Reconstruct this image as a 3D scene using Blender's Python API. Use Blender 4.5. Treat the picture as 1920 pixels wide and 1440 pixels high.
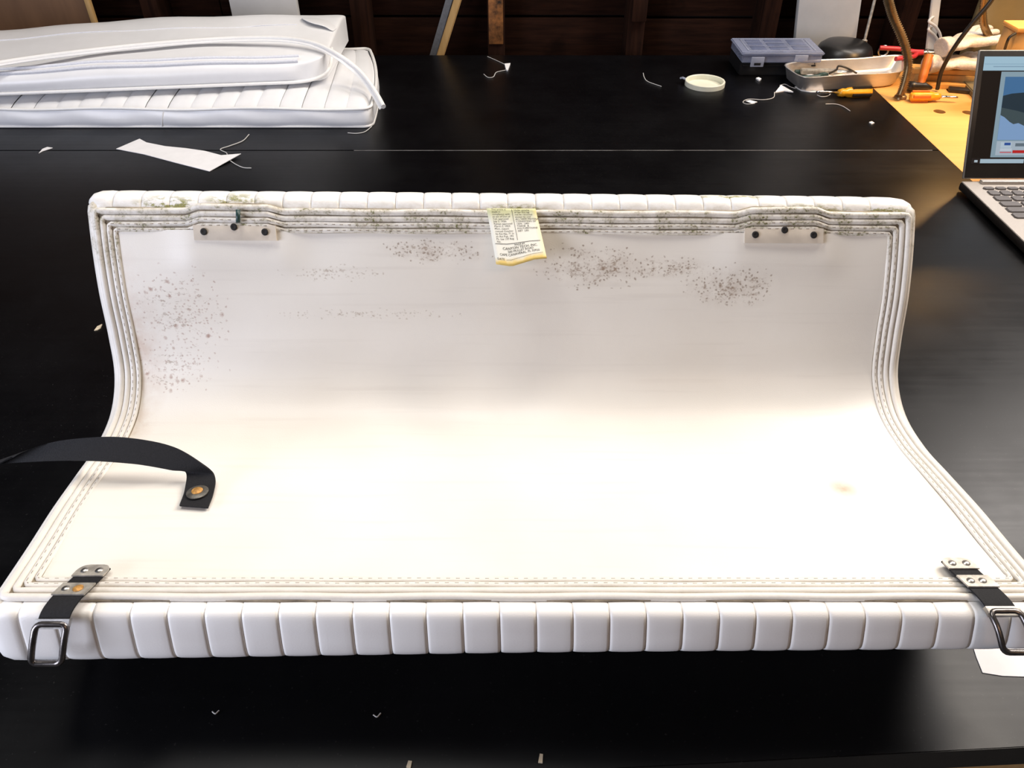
import bpy, bmesh, math, random
from mathutils import Vector, Matrix
random.seed(7)
for o in list(bpy.data.objects): bpy.data.objects.remove(o)
scene = bpy.context.scene
C = scene.collection
PI = math.pi

# ---------------------------------------------------------------- camera, world, lights, exposure
FPX, CAM_H, PITCH = 1450.0, 0.55, math.radians(39.4)
cam_d = bpy.data.cameras.new('camera'); cam_d.sensor_width = 36.0; cam_d.lens = 36.0 * FPX / 1920.0
cam_d.clip_start = 0.01
cam = bpy.data.objects.new('camera', cam_d); C.objects.link(cam)
cam.location = (0, 0, CAM_H); cam.rotation_euler = (PI / 2 - PITCH, 0, 0)
scene.camera = cam

w = bpy.data.worlds.new('world'); scene.world = w; w.use_nodes = True
w.node_tree.nodes['Background'].inputs[0].default_value = (0.80, 0.86, 1.0, 1)
w.node_tree.nodes['Background'].inputs[1].default_value = 0.02

def area(name, loc, target, sx, sy, power, col):
    d = bpy.data.lights.new(name, 'AREA'); d.shape = 'RECTANGLE'; d.size = sx; d.size_y = sy
    d.energy = power; d.color = col
    o = bpy.data.objects.new(name, d); C.objects.link(o); o.location = loc
    o.rotation_euler = (Vector(target) - Vector(loc)).to_track_quat('-Z', 'Y').to_euler()
    return o
# ceiling fixture ahead and to the right, ceiling fixture nearly overhead, cool daylight as an added fill on the left, no door built
area('ceiling_light_ahead', (1.05, 1.20, 1.70), (0.3, 0.45, 0), 1.2, 0.35, 24, (1.0, 0.90, 0.78))
area('ceiling_light_right', (1.95, 1.70, 1.65), (0.5, 0.5, 0), 0.9, 0.7, 42, (1.0, 0.93, 0.88))
area('ceiling_light_overhead', (-0.35, 0.85, 1.75), (-0.15, 0.5, 0), 1.1, 0.30, 13, (1.0, 0.97, 0.93))
area('daylight_fill_left', (-1.40, -0.35, 0.42), (-0.3, 0.35, 0.1), 0.8, 0.8, 20, (0.80, 0.84, 1.0))
area('warm_fill_behind', (0.9, -0.9, 1.70), (0.4, 0.3, 0), 1.1, 0.3, 4.5, (1.0, 0.62, 0.36))  # warm fill added behind the camera for the seat front, no fixture there
scene.view_settings.view_transform = 'Standard'; scene.view_settings.look = 'None'
scene.view_settings.exposure = 0.34; scene.view_settings.gamma = 1.0
scene.view_settings.use_curve_mapping = False

# ---------------------------------------------------------------- helpers
CS, SN = math.cos(PITCH), math.sin(PITCH)
def at(px, py, z=0.0):
    v = (py - 720) / FPX; zc = (CAM_H - z) / (SN + v * CS)
    return Vector(((px - 960) / FPX * zc, zc * (CS - v * SN), z))
def onY(px, py, Y):
    v = (py - 720) / FPX; zc = Y / (CS - v * SN)
    return Vector(((px - 960) / FPX * zc, Y, CAM_H - zc * (SN + v * CS)))

def wloc(p):
    v = Vector((0, 0, 0))
    while p: v += p.location; p = p.parent
    return v
def obj(name, verts, faces, m, parent=None, smooth=True, uv=None):
    off = wloc(parent)
    me = bpy.data.meshes.new(name)
    me.from_pydata([tuple(Vector(v) - off) for v in verts], [], faces); me.update()
    if uv:
        l = me.uv_layers.new(name='UVMap')
        for lp in me.loops: l.data[lp.index].uv = uv[lp.vertex_index]
    bm = bmesh.new(); bm.from_mesh(me); bmesh.ops.recalc_face_normals(bm, faces=bm.faces); bm.to_mesh(me); bm.free()
    if smooth:
        me.polygons.foreach_set('use_smooth', [True] * len(me.polygons))
    me.materials.append(m)
    o = bpy.data.objects.new(name, me); C.objects.link(o); o.parent = parent
    return o
def sharp(o, ang=40):
    me = o.data; bm = bmesh.new(); bm.from_mesh(me)
    for e in bm.edges:
        if len(e.link_faces) == 2 and e.calc_face_angle(0) > math.radians(ang): e.smooth = False
    bm.to_mesh(me); bm.free(); return o
def thing(name, label, cat, loc=(0, 0, 0), group=None):
    o = bpy.data.objects.new(name, None); C.objects.link(o); o.location = loc; o.empty_display_size = 0.02
    o['label'] = label; o['category'] = cat
    if group: o['group'] = group
    return o
def tag(o, label, cat, group=None):
    o['label'] = label; o['category'] = cat
    if group: o['group'] = group
    return o
def recenter(o):
    """put a single-mesh thing's origin at its base"""
    vs = [v.co for v in o.data.vertices]; n = len(vs)
    c = Vector((sum(v.x for v in vs) / n, sum(v.y for v in vs) / n, min(v.z for v in vs)))
    o.data.transform(Matrix.Translation(-c)); o.location = o.location + c
    return o
def box(name, c, s, m, parent=None, bev=0.0, rot=None, seg=2):
    bm = bmesh.new(); bmesh.ops.create_cube(bm, size=1)
    for v in bm.verts: v.co = Vector((v.co.x * s[0], v.co.y * s[1], v.co.z * s[2]))
    if bev: bmesh.ops.bevel(bm, geom=bm.edges[:], offset=bev, segments=seg, affect='EDGES', profile=0.5)
    if rot is not None: bmesh.ops.transform(bm, matrix=rot.to_4x4(), verts=bm.verts)
    vs = [v.co + Vector(c) for v in bm.verts]; bm.verts.index_update()
    fs = [[v.index for v in f.verts] for f in bm.faces]; bm.free()
    o = obj(name, vs, fs, m, parent); return sharp(o, 35)
def rz(a): return Matrix.Rotation(a, 3, 'Z')
def cat(pts, n=8):
    p = [Vector(q) for q in pts]; p = [2 * p[0] - p[1]] + p + [2 * p[-1] - p[-2]]; out = []
    for i in range(1, len(p) - 2):
        a, b, c_, d = p[i - 1], p[i], p[i + 1], p[i + 2]
        for k in range(n):
            t = k / n
            out.append(0.5 * (2 * b + (c_ - a) * t + (2 * a - 5 * b + 4 * c_ - d) * t * t + (3 * b - a - 3 * c_ + d) * t ** 3))
    out.append(p[-2]); return out
def tube_data(pts, r, n=8, closed=False, caps=True):
    pts = [Vector(p) for p in pts]; N = len(pts)
    rad = r if isinstance(r, (list, tuple)) else [r] * N
    vs, fs = [], []
    up = None
    for i, p in enumerate(pts):
        a = pts[(i - 1) % N] if (closed or i > 0) else p
        b = pts[(i + 1) % N] if (closed or i < N - 1) else p
        t = (b - a).normalized()
        if up is None: up = Vector((0, 0, 1)) if abs(t.z) < 0.9 else Vector((1, 0, 0))
        x = t.cross(up)
        if x.length < 1e-5: x = t.orthogonal()
        x.normalize(); y = x.cross(t).normalized(); up = y
        for k in range(n):
            an = 2 * PI * k / n
            vs.append(p + x * math.cos(an) * rad[i] + y * math.sin(an) * rad[i])
    for i in range(N if closed else N - 1):
        j = (i + 1) % N
        for k in range(n):
            k2 = (k + 1) % n
            fs.append([i * n + k, i * n + k2, j * n + k2, j * n + k])
    if caps and not closed:
        fs.append(list(range(n))[::-1]); fs.append([(N - 1) * n + k for k in range(n)])
    return vs, fs
def tube(name, pts, r, m, parent=None, n=8, closed=False):
    v, f = tube_data(pts, r, n, closed); return sharp(obj(name, v, f, m, parent), 60)
def lathe(name, prof, c, m, parent=None, n=24, axis='Z', rot=None):
    vs, fs = [], []
    for (r, z) in prof:
        for k in range(n):
            an = 2 * PI * k / n; q = Vector((r * math.cos(an), r * math.sin(an), z))
            if rot is not None: q = rot @ q
            vs.append(q + Vector(c))
    for i in range(len(prof) - 1):
        for k in range(n):
            k2 = (k + 1) % n; fs.append([i * n + k, i * n + k2, (i + 1) * n + k2, (i + 1) * n + k])
    if prof[0][0] > 1e-6: fs.append(list(range(n))[::-1])
    if prof[-1][0] > 1e-6: fs.append([(len(prof) - 1) * n + k for k in range(n)])
    o = obj(name, vs, fs, m, parent)
    bm = bmesh.new(); bm.from_mesh(o.data); bmesh.ops.remove_doubles(bm, verts=bm.verts, dist=1e-6); bm.to_mesh(o.data); bm.free()
    return sharp(o, 40)
def prism(name, poly, z0, z1, m, parent=None, bev=0.0):
    n = len(poly)
    vs = [(p[0], p[1], z0) for p in poly] + [(p[0], p[1], z1) for p in poly]
    fs = [list(range(n))[::-1], list(range(n, 2 * n))] + [[i, (i + 1) % n, n + (i + 1) % n, n + i] for i in range(n)]
    o = obj(name, vs, fs, m, parent, smooth=True)
    if bev:
        bm = bmesh.new(); bm.from_mesh(o.data); bmesh.ops.bevel(bm, geom=bm.edges[:], offset=bev, segments=2, affect='EDGES'); bm.to_mesh(o.data); bm.free()
    return sharp(o, 35)
def grid_faces(nu, nv, base=0):
    return [[base + i * nv + j, base + (i + 1) * nv + j, base + (i + 1) * nv + j + 1, base + i * nv + j + 1] for i in range(nu - 1) for j in range(nv - 1)]
def text_mesh(body, size, align='LEFT'):
    cu = bpy.data.curves.new('lettering', 'FONT'); cu.body = body; cu.size = size; cu.align_x = align; cu.resolution_u = 2
    o = bpy.data.objects.new('lettering', cu); C.objects.link(o)
    me = bpy.data.meshes.new_from_object(o.evaluated_get(bpy.context.evaluated_depsgraph_get()))
    bpy.data.objects.remove(o); bpy.data.curves.remove(cu)
    vs = [v.co.copy() for v in me.vertices]; fs = [list(p.vertices) for p in me.polygons]
    bpy.data.meshes.remove(me); return vs, fs

# ---------------------------------------------------------------- materials
MATS = {}
class NT:
    def __init__(s, name):
        s.m = bpy.data.materials.new(name); s.m.use_nodes = True; s.t = s.m.node_tree; s.b = s.t.nodes['Principled BSDF']
    def n(s, typ, **kw):
        nd = s.t.nodes.new(typ)
        for k, v in kw.items():
            if k.startswith('i_'): nd.inputs[int(k[2:]) if k[2:].isdigit() else k[2:]].default_value = v
            else: setattr(nd, k, v)
        return nd
    def l(s, a, b): s.t.links.new(a, b)
    def math(s, op, a, b=None, clamp=False):
        nd = s.n('ShaderNodeMath', operation=op, use_clamp=clamp)
        for i, q in enumerate((a, b)):
            if q is None: continue
            if isinstance(q, (int, float)): nd.inputs[i].default_value = q
            else: s.l(q, nd.inputs[i])
        return nd.outputs[0]
    def ramp(s, x, lo, hi):
        nd = s.n('ShaderNodeMapRange', clamp=True); s.l(x, nd.inputs[0]); nd.inputs[1].default_value = lo; nd.inputs[2].default_value = hi
        return nd.outputs[0]
    def mix(s, fac, a, b):
        nd = s.n('ShaderNodeMix', data_type='RGBA')
        if isinstance(fac, (int, float)): nd.inputs[0].default_value = fac
        else: s.l(fac, nd.inputs[0])
        for i, q in ((6, a), (7, b)):
            if isinstance(q, tuple): nd.inputs[i].default_value = (*q[:3], 1)
            else: s.l(q, nd.inputs[i])
        return nd.outputs[2]
    def noise(s, vec, scale, detail=3, rough=0.5):
        nd = s.n('ShaderNodeTexNoise'); s.l(vec, nd.inputs['Vector']); nd.inputs['Scale'].default_value = scale
        nd.inputs['Detail'].default_value = detail; nd.inputs['Roughness'].default_value = rough
        return nd.outputs[0]
    def bump(s, h, strength, dist=0.001):
        nd = s.n('ShaderNodeBump'); nd.inputs['Strength'].default_value = strength; nd.inputs['Distance'].default_value = dist
        s.l(h, nd.inputs['Height']); s.l(nd.outputs[0], s.b.inputs['Normal'])
    def mapping(s, vec, sc):
        nd = s.n('ShaderNodeMapping'); s.l(vec, nd.inputs[0]); nd.inputs['Scale'].default_value = sc; return nd.outputs[0]
def mat(name, col, rough=0.5, metal=0.0, var=0.12, scale=60, bump=0.15, spec=0.5, stretch=(1, 1, 1), emit=None, trans=0.0, alpha=1.0):
    if name in MATS: return MATS[name]
    s = NT(name); tc = s.n('ShaderNodeTexCoord').outputs['Object']
    v = s.mapping(tc, stretch)
    nz = s.noise(v, scale, 4, 0.6)
    dark = tuple(c * (1 - var * 1.6) for c in col); lite = tuple(min(1, c * (1 + var)) for c in col)
    s.l(s.mix(s.ramp(nz, 0.3, 0.7), dark, lite), s.b.inputs['Base Color'])
    s.b.inputs['Roughness'].default_value = rough; s.b.inputs['Metallic'].default_value = metal
    s.b.inputs['Specular IOR Level'].default_value = spec
    s.b.inputs['Transmission Weight'].default_value = trans; s.b.inputs['Alpha'].default_value = alpha
    if bump: s.bump(nz, bump)
    if emit:
        s.b.inputs['Emission Color'].default_value = (*emit[:3], 1); s.b.inputs['Emission Strength'].default_value = emit[3]
    MATS[name] = s.m; return s.m

def uv_xy(s):
    u = s.n('ShaderNodeUVMap'); u.uv_map = 'UVMap'; sp = s.n('ShaderNodeSeparateXYZ'); s.l(u.outputs[0], sp.inputs[0])
    return u.outputs[0], sp.outputs[0], sp.outputs[1]
def blob(s, x, y, cx, cy, rx, ry, soft=0.9):
    dx = s.math('DIVIDE', s.math('SUBTRACT', x, cx), rx); dy = s.math('DIVIDE', s.math('SUBTRACT', y, cy), ry)
    d = s.math('SQRT', s.math('ADD', s.math('MULTIPLY', dx, dx), s.math('MULTIPLY', dy, dy)))
    return s.math('SUBTRACT', 1.0, s.ramp(d, 1 - soft, 1.0))
def maxall(s, L):
    r = L[0]
    for q in L[1:]: r = s.math('MAXIMUM', r, q)
    return r

# back panel vinyl: uv in metres (x across from the middle, y along the panel from the front edge)
s = NT('stained_vinyl_panel'); uv, ux, uy = uv_xy(s)
fine = s.noise(uv, 900, 2); med = s.noise(uv, 55, 5, 0.65); big = s.noise(uv, 7, 3)
base = s.mix(s.ramp(big, 0.35, 0.65), (0.75, 0.71, 0.645), (0.795, 0.765, 0.71))
vor = s.n('ShaderNodeTexVoronoi', feature='F1'); wv = s.n('ShaderNodeVectorMath', operation='ADD'); wn = s.n('ShaderNodeTexNoise'); s.l(uv, wn.inputs['Vector']); wn.inputs['Scale'].default_value = 330
ws = s.n('ShaderNodeVectorMath', operation='SCALE'); s.l(wn.outputs['Color'], ws.inputs[0]); ws.inputs['Scale'].default_value = 0.0028
s.l(uv, wv.inputs[0]); s.l(ws.outputs[0], wv.inputs[1]); s.l(wv.outputs[0], vor.inputs['Vector']); vor.inputs['Scale'].default_value = 400
sepc = s.n('ShaderNodeSeparateColor'); s.l(vor.outputs['Color'], sepc.inputs[0])
vor2 = s.n('ShaderNodeTexVoronoi', feature='F1'); s.l(wv.outputs[0], vor2.inputs['Vector']); vor2.inputs['Scale'].default_value = 190
sepc2 = s.n('ShaderNodeSeparateColor'); s.l(vor2.outputs['Color'], sepc2.inputs[0])
def speck(dist, rnd, dens):
    # a spot appears where the cell's random number is below the local density
    on = s.ramp(s.math('SUBTRACT', dens, rnd), 0.0, 0.02)
    return s.math('MULTIPLY', on, s.math('SUBTRACT', 1.0, s.ramp(s.math('ADD', dist, s.math('MULTIPLY', fine, 0.25)), 0.25, 0.62)))
mB = blob(s, ux, uy, -0.060, 0.3475, 0.055, 0.012); mC = blob(s, ux, uy, 0.076, 0.336, 0.060, 0.022)
mD = blob(s, ux, uy, 0.194, 0.319, 0.052, 0.023); mC2 = blob(s, ux, uy, 0.140, 0.335, 0.05, 0.012)
mA = blob(s, ux, uy, -0.285, 0.292, 0.050, 0.050); mA2 = blob(s, ux, uy, -0.295, 0.245, 0.05, 0.03)
mE = blob(s, ux, uy, -0.135, 0.293, 0.10, 0.006); mF = blob(s, ux, uy, -0.15, 0.329, 0.055, 0.009)
dens1 = s.math('MULTIPLY', maxall(s, [mB, mC, mD, mC2]), s.math('ADD', s.math('MULTIPLY', med, 2.6), -0.45))
dens2 = s.math('MULTIPLY', maxall(s, [mA, mA2]), 0.55)
dens3 = s.math('MULTIPLY', maxall(s, [mE, mF]), 0.75)
sp1 = speck(vor.outputs['Distance'], sepc.outputs[0], dens1)
sp2 = s.math('MULTIPLY', speck(vor2.outputs['Distance'], sepc2.outputs[0], s.math('MULTIPLY', dens2, s.ramp(med, 0.4, 0.62))), 0.85)
sp2b = s.math('MULTIPLY', speck(vor.outputs['Distance'], sepc.outputs[1], s.math('MULTIPLY', dens2, 0.9)), 0.6)
sp3 = s.math('MULTIPLY', speck(vor.outputs['Distance'], sepc.outputs[1], dens3), 0.5)
sp4 = s.math('MULTIPLY', speck(vor.outputs['Distance'], sepc.outputs[2], 0.0016), 0.7)   # a few loose specks
haze = s.math('MULTIPLY', maxall(s, [mB, mC, mD, mC2]), s.ramp(med, 0.40, 0.75))
col = s.mix(s.math('MULTIPLY', haze, 0.75), base, (0.47, 0.40, 0.34))
edge = maxall(s, [blob(s, ux, uy, -0.330, 0.262, 0.030, 0.10), blob(s, ux, uy, -0.325, 0.19, 0.018, 0.03)])
col = s.mix(s.math('MULTIPLY', s.math('MULTIPLY', edge, s.ramp(med, 0.33, 0.64)), 0.7), col, (0.56, 0.41, 0.31))
col = s.mix(s.math('MULTIPLY', sp1, 0.78), col, (0.22, 0.15, 0.10))
blot = s.noise(s.mapping(wv.outputs[0], (0.75, 1.3, 1)), 230, 4, 0.65)
dmask = maxall(s, [mB, mC, mD, mC2, s.math('MULTIPLY', maxall(s, [mA, mA2]), 0.75), s.math('MULTIPLY', maxall(s, [mE, mF]), 0.7)])
thr = s.math('SUBTRACT', s.math('ADD', blot, s.math('MULTIPLY', dmask, 0.16)), s.math('MULTIPLY', s.math('SUBTRACT', 1.0, s.ramp(dmask, 0.0, 0.25)), 0.4))
patch = s.math('MULTIPLY', s.ramp(thr, 0.66, 0.74), s.ramp(med, 0.36, 0.56))
col = s.mix(s.math('MULTIPLY', patch, 0.62), col, (0.27, 0.185, 0.125))
col = s.mix(maxall(s, [sp2, sp2b]), col, (0.36, 0.22, 0.17))
col = s.mix(maxall(s, [sp3, sp4]), col, (0.36, 0.29, 0.22))
rust = s.math('MULTIPLY', blob(s, ux, uy, 0.2555, 0.1057, 0.011, 0.012, 0.95), s.ramp(med, 0.2, 0.6))
col = s.mix(s.math('MULTIPLY', rust, 0.75), col, (0.42, 0.28, 0.16))
streak = s.noise(s.mapping(uv, (6, 140, 1)), 1.0, 3)
col = s.mix(s.math('MULTIPLY', s.ramp(streak, 0.56, 0.8), 0.22), col, (0.52, 0.47, 0.42))
s.l(col, s.b.inputs['Base Color']); s.b.inputs['Roughness'].default_value = 0.42
s.bump(s.math('ADD', fine, s.math('MULTIPLY', med, 1.0)), 0.12, 0.0006); M_PANEL = s.m

# cushion vinyl with algae near the top seam: uv x across in metres, uv y path length from the front seam
s = NT('pleated_vinyl'); uv, ux, uy = uv_xy(s)
med = s.noise(uv, 90, 5, 0.7); big = s.noise(uv, 12, 3); fine = s.noise(uv, 700, 2)
col = s.mix(s.ramp(big, 0.35, 0.65), (0.79, 0.77, 0.745), (0.85, 0.84, 0.82))
near = s.ramp(uy, 0.955, 0.999)     # uv y is normalised 0..1 on the pleats; 1 = seam under the top welts
zones = maxall(s, [blob(s, ux, uy, x_, y_, rx, ry, 0.6) for (x_, y_, rx, ry) in ((-0.282, 0.99, 0.035, 0.02), (-0.228, 0.985, 0.03, 0.022), (0.010, 0.995, 0.03, 0.013), (0.195, 0.963, 0.035, 0.012), (0.255, 0.995, 0.05, 0.016), (0.325, 0.995, 0.025, 0.014))])
al = s.math('MULTIPLY', zones, s.ramp(med, 0.46, 0.55))
grime = s.math('MULTIPLY', s.math('POWER', near, 2.0), s.ramp(med, 0.38, 0.66))
col = s.mix(s.math('MULTIPLY', grime, 0.62), col, (0.42, 0.36, 0.24))
col = s.mix(s.math('MULTIPLY', al, 0.9), col, s.mix(s.ramp(fine, 0.35, 0.65), (0.34, 0.33, 0.05), (0.12, 0.12, 0.05)))
s.l(col, s.b.inputs['Base Color']); s.b.inputs['Roughness'].default_value = 0.38
s.bump(s.math('ADD', fine, s.math('MULTIPLY', med, 0.6)), 0.12, 0.0006); M_PLEAT = s.m

s = NT('welt_vinyl'); tc = s.n('ShaderNodeTexCoord').outputs['Object']; sp = s.n('ShaderNodeSeparateXYZ'); s.l(tc, sp.inputs[0])
med = s.noise(tc, 70, 5, 0.7); fine = s.noise(tc, 500, 3)
top = s.ramp(sp.outputs[2], 0.205, 0.235)      # dirt has gathered on the welts of the upper edge
col = s.mix(s.math('MULTIPLY', s.ramp(med, 0.40, 0.62), s.math('ADD', s.math('MULTIPLY', top, 0.6), 0.12)), (0.74, 0.71, 0.66), (0.42, 0.37, 0.28))
col = s.mix(s.math('MULTIPLY', s.math('MULTIPLY', s.ramp(fine, 0.52, 0.62), s.ramp(med, 0.48, 0.6)), top), col, (0.16, 0.16, 0.06))
s.l(col, s.b.inputs['Base Color']); s.b.inputs['Roughness'].default_value = 0.5; s.bump(fine, 0.2, 0.0006); M_WELT = s.m

s = NT('black_laminate'); tc = s.n('ShaderNodeTexCoord').outputs['Object']
med = s.noise(tc, 9, 5, 0.65); fine = s.noise(tc, 400, 3); scr = s.noise(s.mapping(tc, (3, 160, 1)), 1.0, 3)
col = s.mix(s.ramp(med, 0.3, 0.7), (0.0012, 0.0012, 0.0017), (0.0024, 0.0024, 0.0030))
col = s.mix(s.math('MULTIPLY', s.ramp(fine, 0.66, 0.78), 0.10), col, (0.25, 0.24, 0.23))
s.l(col, s.b.inputs['Base Color'])
s.l(s.math('ADD', s.math('MULTIPLY', s.ramp(s.math('ADD', med, s.math('MULTIPLY', scr, 0.4)), 0.4, 0.9), 0.12), 0.28), s.b.inputs['Roughness'])
s.b.inputs['Specular IOR Level'].default_value = 0.20
s.bump(fine, 0.05, 0.0004); M_TABLE = s.m

def wood(name, a, b, stretch, scale=1.0, rough=0.6, knots=True, spec=0.4):
    s = NT(name); tc = s.n('ShaderNodeTexCoord').outputs['Object']
    v = s.mapping(tc, stretch); g = s.noise(v, scale, 6, 0.65); k = s.noise(tc, 14, 3)
    col = s.mix(s.ramp(g, 0.3, 0.7), a, b)
    if knots: col = s.mix(s.math('MULTIPLY', s.ramp(k, 0.62, 0.75), 0.6), col, tuple(c * 0.35 for c in a))
    s.l(col, s.b.inputs['Base Color']); s.b.inputs['Roughness'].default_value = rough; s.b.inputs['Specular IOR Level'].default_value = spec; s.bump(g, 0.3, 0.001)
    return s.m
M_PLANK = wood('old_brown_board', (0.0085, 0.0035, 0.0024), (0.027, 0.0105, 0.006), (8, 8, 90), 1.0, 0.9, True, 0.08)
M_STUD = wood('stud_wood', (0.012, 0.005, 0.0035), (0.035, 0.014, 0.008), (90, 90, 6), 1.0, 0.9, True, 0.08)
M_PLY = wood('birch_ply', (0.60, 0.315, 0.09), (0.70, 0.385, 0.12), (3, 40, 3), 1.0, 0.5, False)
M_BROWNPLY = wood('brown_hardboard', (0.11, 0.055, 0.026), (0.17, 0.088, 0.042), (20, 4, 4), 1.0, 0.6, False)
M_PINE = wood('pale_pine', (0.42, 0.25, 0.09), (0.56, 0.36, 0.15), (60, 60, 6), 1.0, 0.55, False)
M_HANDLE = wood('orange_handle_wood', (0.42, 0.11, 0.015), (0.56, 0.18, 0.03), (60, 60, 8), 1.0, 0.4, False)
M_WHITE = mat('white_paint', (0.62, 0.61, 0.60), 0.5, var=0.04, scale=20, bump=0.05)
M_VINYL = mat('clean_white_vinyl', (0.80, 0.80, 0.81), 0.36, var=0.02, scale=25, bump=0.10)
M_VINYLT = mat('white_vinyl_piping', (0.82, 0.81, 0.79), 0.35, var=0.02, scale=120, bump=0.1)
M_ZIP = mat('white_zipper_tape', (0.72, 0.73, 0.78), 0.6, var=0.05, scale=300, bump=0.3)
M_SEAM = mat('seam_highlight_grey', (0.26, 0.25, 0.24), 0.6, var=0.4, scale=30)  # grey of the highlight painted along the table seam
M_PAPER = mat('white_paper', (0.80, 0.79, 0.80), 0.7, var=0.03, scale=40, bump=0.05)
M_THREAD = mat('pale_thread', (0.55, 0.54, 0.52), 0.8, var=0.05)
M_BED = mat('grimy_seam', (0.30, 0.25, 0.18), 0.8, var=0.35, scale=60)
M_STITCH = mat('dirty_stitching', (0.30, 0.25, 0.19), 0.8, var=0.3, scale=200)
M_WEB = mat('black_webbing', (0.012, 0.012, 0.014), 0.75, var=0.2, scale=900, bump=0.4, spec=0.25)
M_STEEL = mat('worn_steel', (0.50, 0.48, 0.45), 0.32, 1.0, 0.2, 90, 0.1)
M_DULL = mat('dull_zinc', (0.46, 0.43, 0.38), 0.55, 0.6, 0.25, 120, 0.3)
M_WASH = mat('tarnished_washer', (0.16, 0.15, 0.13), 0.45, 0.7, 0.3, 200, 0.3)
M_BUCKLE = mat('tarnished_buckle', (0.17, 0.155, 0.15), 0.28, 0.9, 0.25, 100, 0.1)
M_CHROME = mat('chrome', (0.75, 0.75, 0.76), 0.12, 1.0, 0.05)
M_RUST = mat('rusty_brass', (0.50, 0.26, 0.07), 0.55, 0.4, 0.35, 300, 0.4)
M_HOLE = mat('dark_hole', (0.012, 0.010, 0.009), 0.8, var=0.3)
M_TAB = mat('tan_vinyl_tab', (0.62, 0.55, 0.46), 0.5, var=0.10, scale=40)
M_TAN = mat('worn_tan_tape', (0.60, 0.50, 0.38), 0.6, var=0.12, scale=60)
M_INK = mat('black_ink', (0.035, 0.035, 0.035), 0.8, var=0.05, bump=0)
M_BLACK = mat('black_plastic', (0.012, 0.012, 0.013), 0.35, var=0.15)
M_LAPGREY = mat('laptop_champagne_aluminium', (0.50, 0.455, 0.415), 0.42, 0.45, 0.04, 400, 0.05)
M_LAPDARK = mat('laptop_dark_bezel', (0.022, 0.018, 0.016), 0.35, var=0.1)
M_KEY = mat('grey_key_plastic', (0.115, 0.105, 0.105), 0.5, var=0.06)
M_ALU = mat('brushed_aluminium', (0.66, 0.63, 0.60), 0.38, 0.75, 0.06, 3, 0.05, stretch=(4, 60, 60))
M_BRONZE = mat('bronze_gooseneck', (0.36, 0.24, 0.12), 0.36, 0.85, 0.15, 200)
M_OLIVE = mat('olive_beige_enamel', (0.19, 0.15, 0.078), 0.42, var=0.06, scale=20)
M_GLOVE = mat('white_knit_cotton', (0.62, 0.57, 0.52), 0.9, var=0.12, scale=300, bump=0.6)
M_RED = mat('red_grip_plastic', (0.55, 0.035, 0.045), 0.35, var=0.1)
M_GREEN = mat('dark_green_grip', (0.012, 0.045, 0.04), 0.4, var=0.2)
M_YEL = mat('amber_acetate', (0.80, 0.36, 0.02), 0.25, var=0.08)
M_ORANGE = mat('orange_acetate', (0.75, 0.17, 0.03), 0.28, var=0.08)
M_DARKSTEEL = mat('dark_steel', (0.06, 0.055, 0.05), 0.4, 0.8, 0.2)
M_BOXPL = mat('clear_blue_plastic', (0.30, 0.33, 0.46), 0.22, var=0.06, alpha=0.62)
M_BOXRIB = mat('clear_plastic_rib', (0.42, 0.45, 0.56), 0.2, var=0.05, alpha=0.55)
M_RULER = mat('grey_ruler_steel', (0.20, 0.205, 0.22), 0.5, 0.4, 0.1, 200)
M_CONC = mat('grey_concrete', (0.12, 0.115, 0.11), 0.85, var=0.2, scale=12, bump=0.4)
M_CHIP = mat('pale_chip', (0.55, 0.47, 0.34), 0.8, var=0.2)
M_RUSTWOOD = mat('rust_stain_bracket', (0.22, 0.085, 0.022), 0.65, 0.3, 0.6, 60, 0.4)

# ---------------------------------------------------------------- setting: floor, back wall with studs and boards
def structure(o): o['kind'] = 'structure'; return o
structure(box('floor', (0, 1.0, -0.875), (6, 6, 0.05), M_CONC))
WALL_Y = 2.0
wb = structure(box('wall_back', (0, WALL_Y + 0.05, 0.35), (4.4, 0.03, 2.4), M_HOLE))
zj = [-0.85, -0.71, -0.57, -0.43, -0.29, -0.145, 0.046, 0.19, 0.335, 0.48, 0.62, 0.77, 0.92, 1.07, 1.22, 1.37, 1.52]
plank_me = {}
for i in range(len(zj) - 1):
    for j, (xa, xb) in enumerate(((-2.2, -0.7), (-0.7, 0.3), (0.3, 1.15), (1.15, 2.2))):
        dz = random.uniform(-0.002, 0.004)
        box('plank', ((xa + xb) / 2, WALL_Y + 0.022 + random.uniform(0, 0.004), (zj[i] + zj[i + 1]) / 2 + dz), (xb - xa - 0.002, 0.024, zj[i + 1] - zj[i] - 0.005), M_PLANK, wb, 0.002)
for px in (-240, 20, 290, 478, 676, 930, 1193, 1442, 1700, 1960):
    p = onY(px, 50, 1.93)
    box('stud', (p.x, WALL_Y - 0.030, 0.35), (0.040, 0.080, 2.35), M_STUD, wb, 0.002)
# rusted metal strap on the stud
p = onY(930, 30, 1.955)
box('rusty_strap', (p.x, WALL_Y - 0.0725, p.z), (0.034, 0.004, 0.11), M_RUSTWOOD, wb, 0.001)
p = onY(1195, 20, 1.955)
box('nailed_block', (p.x, WALL_Y - 0.078, p.z + 0.02), (0.034, 0.014, 0.07), M_STUD, wb, 0.002)

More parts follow.
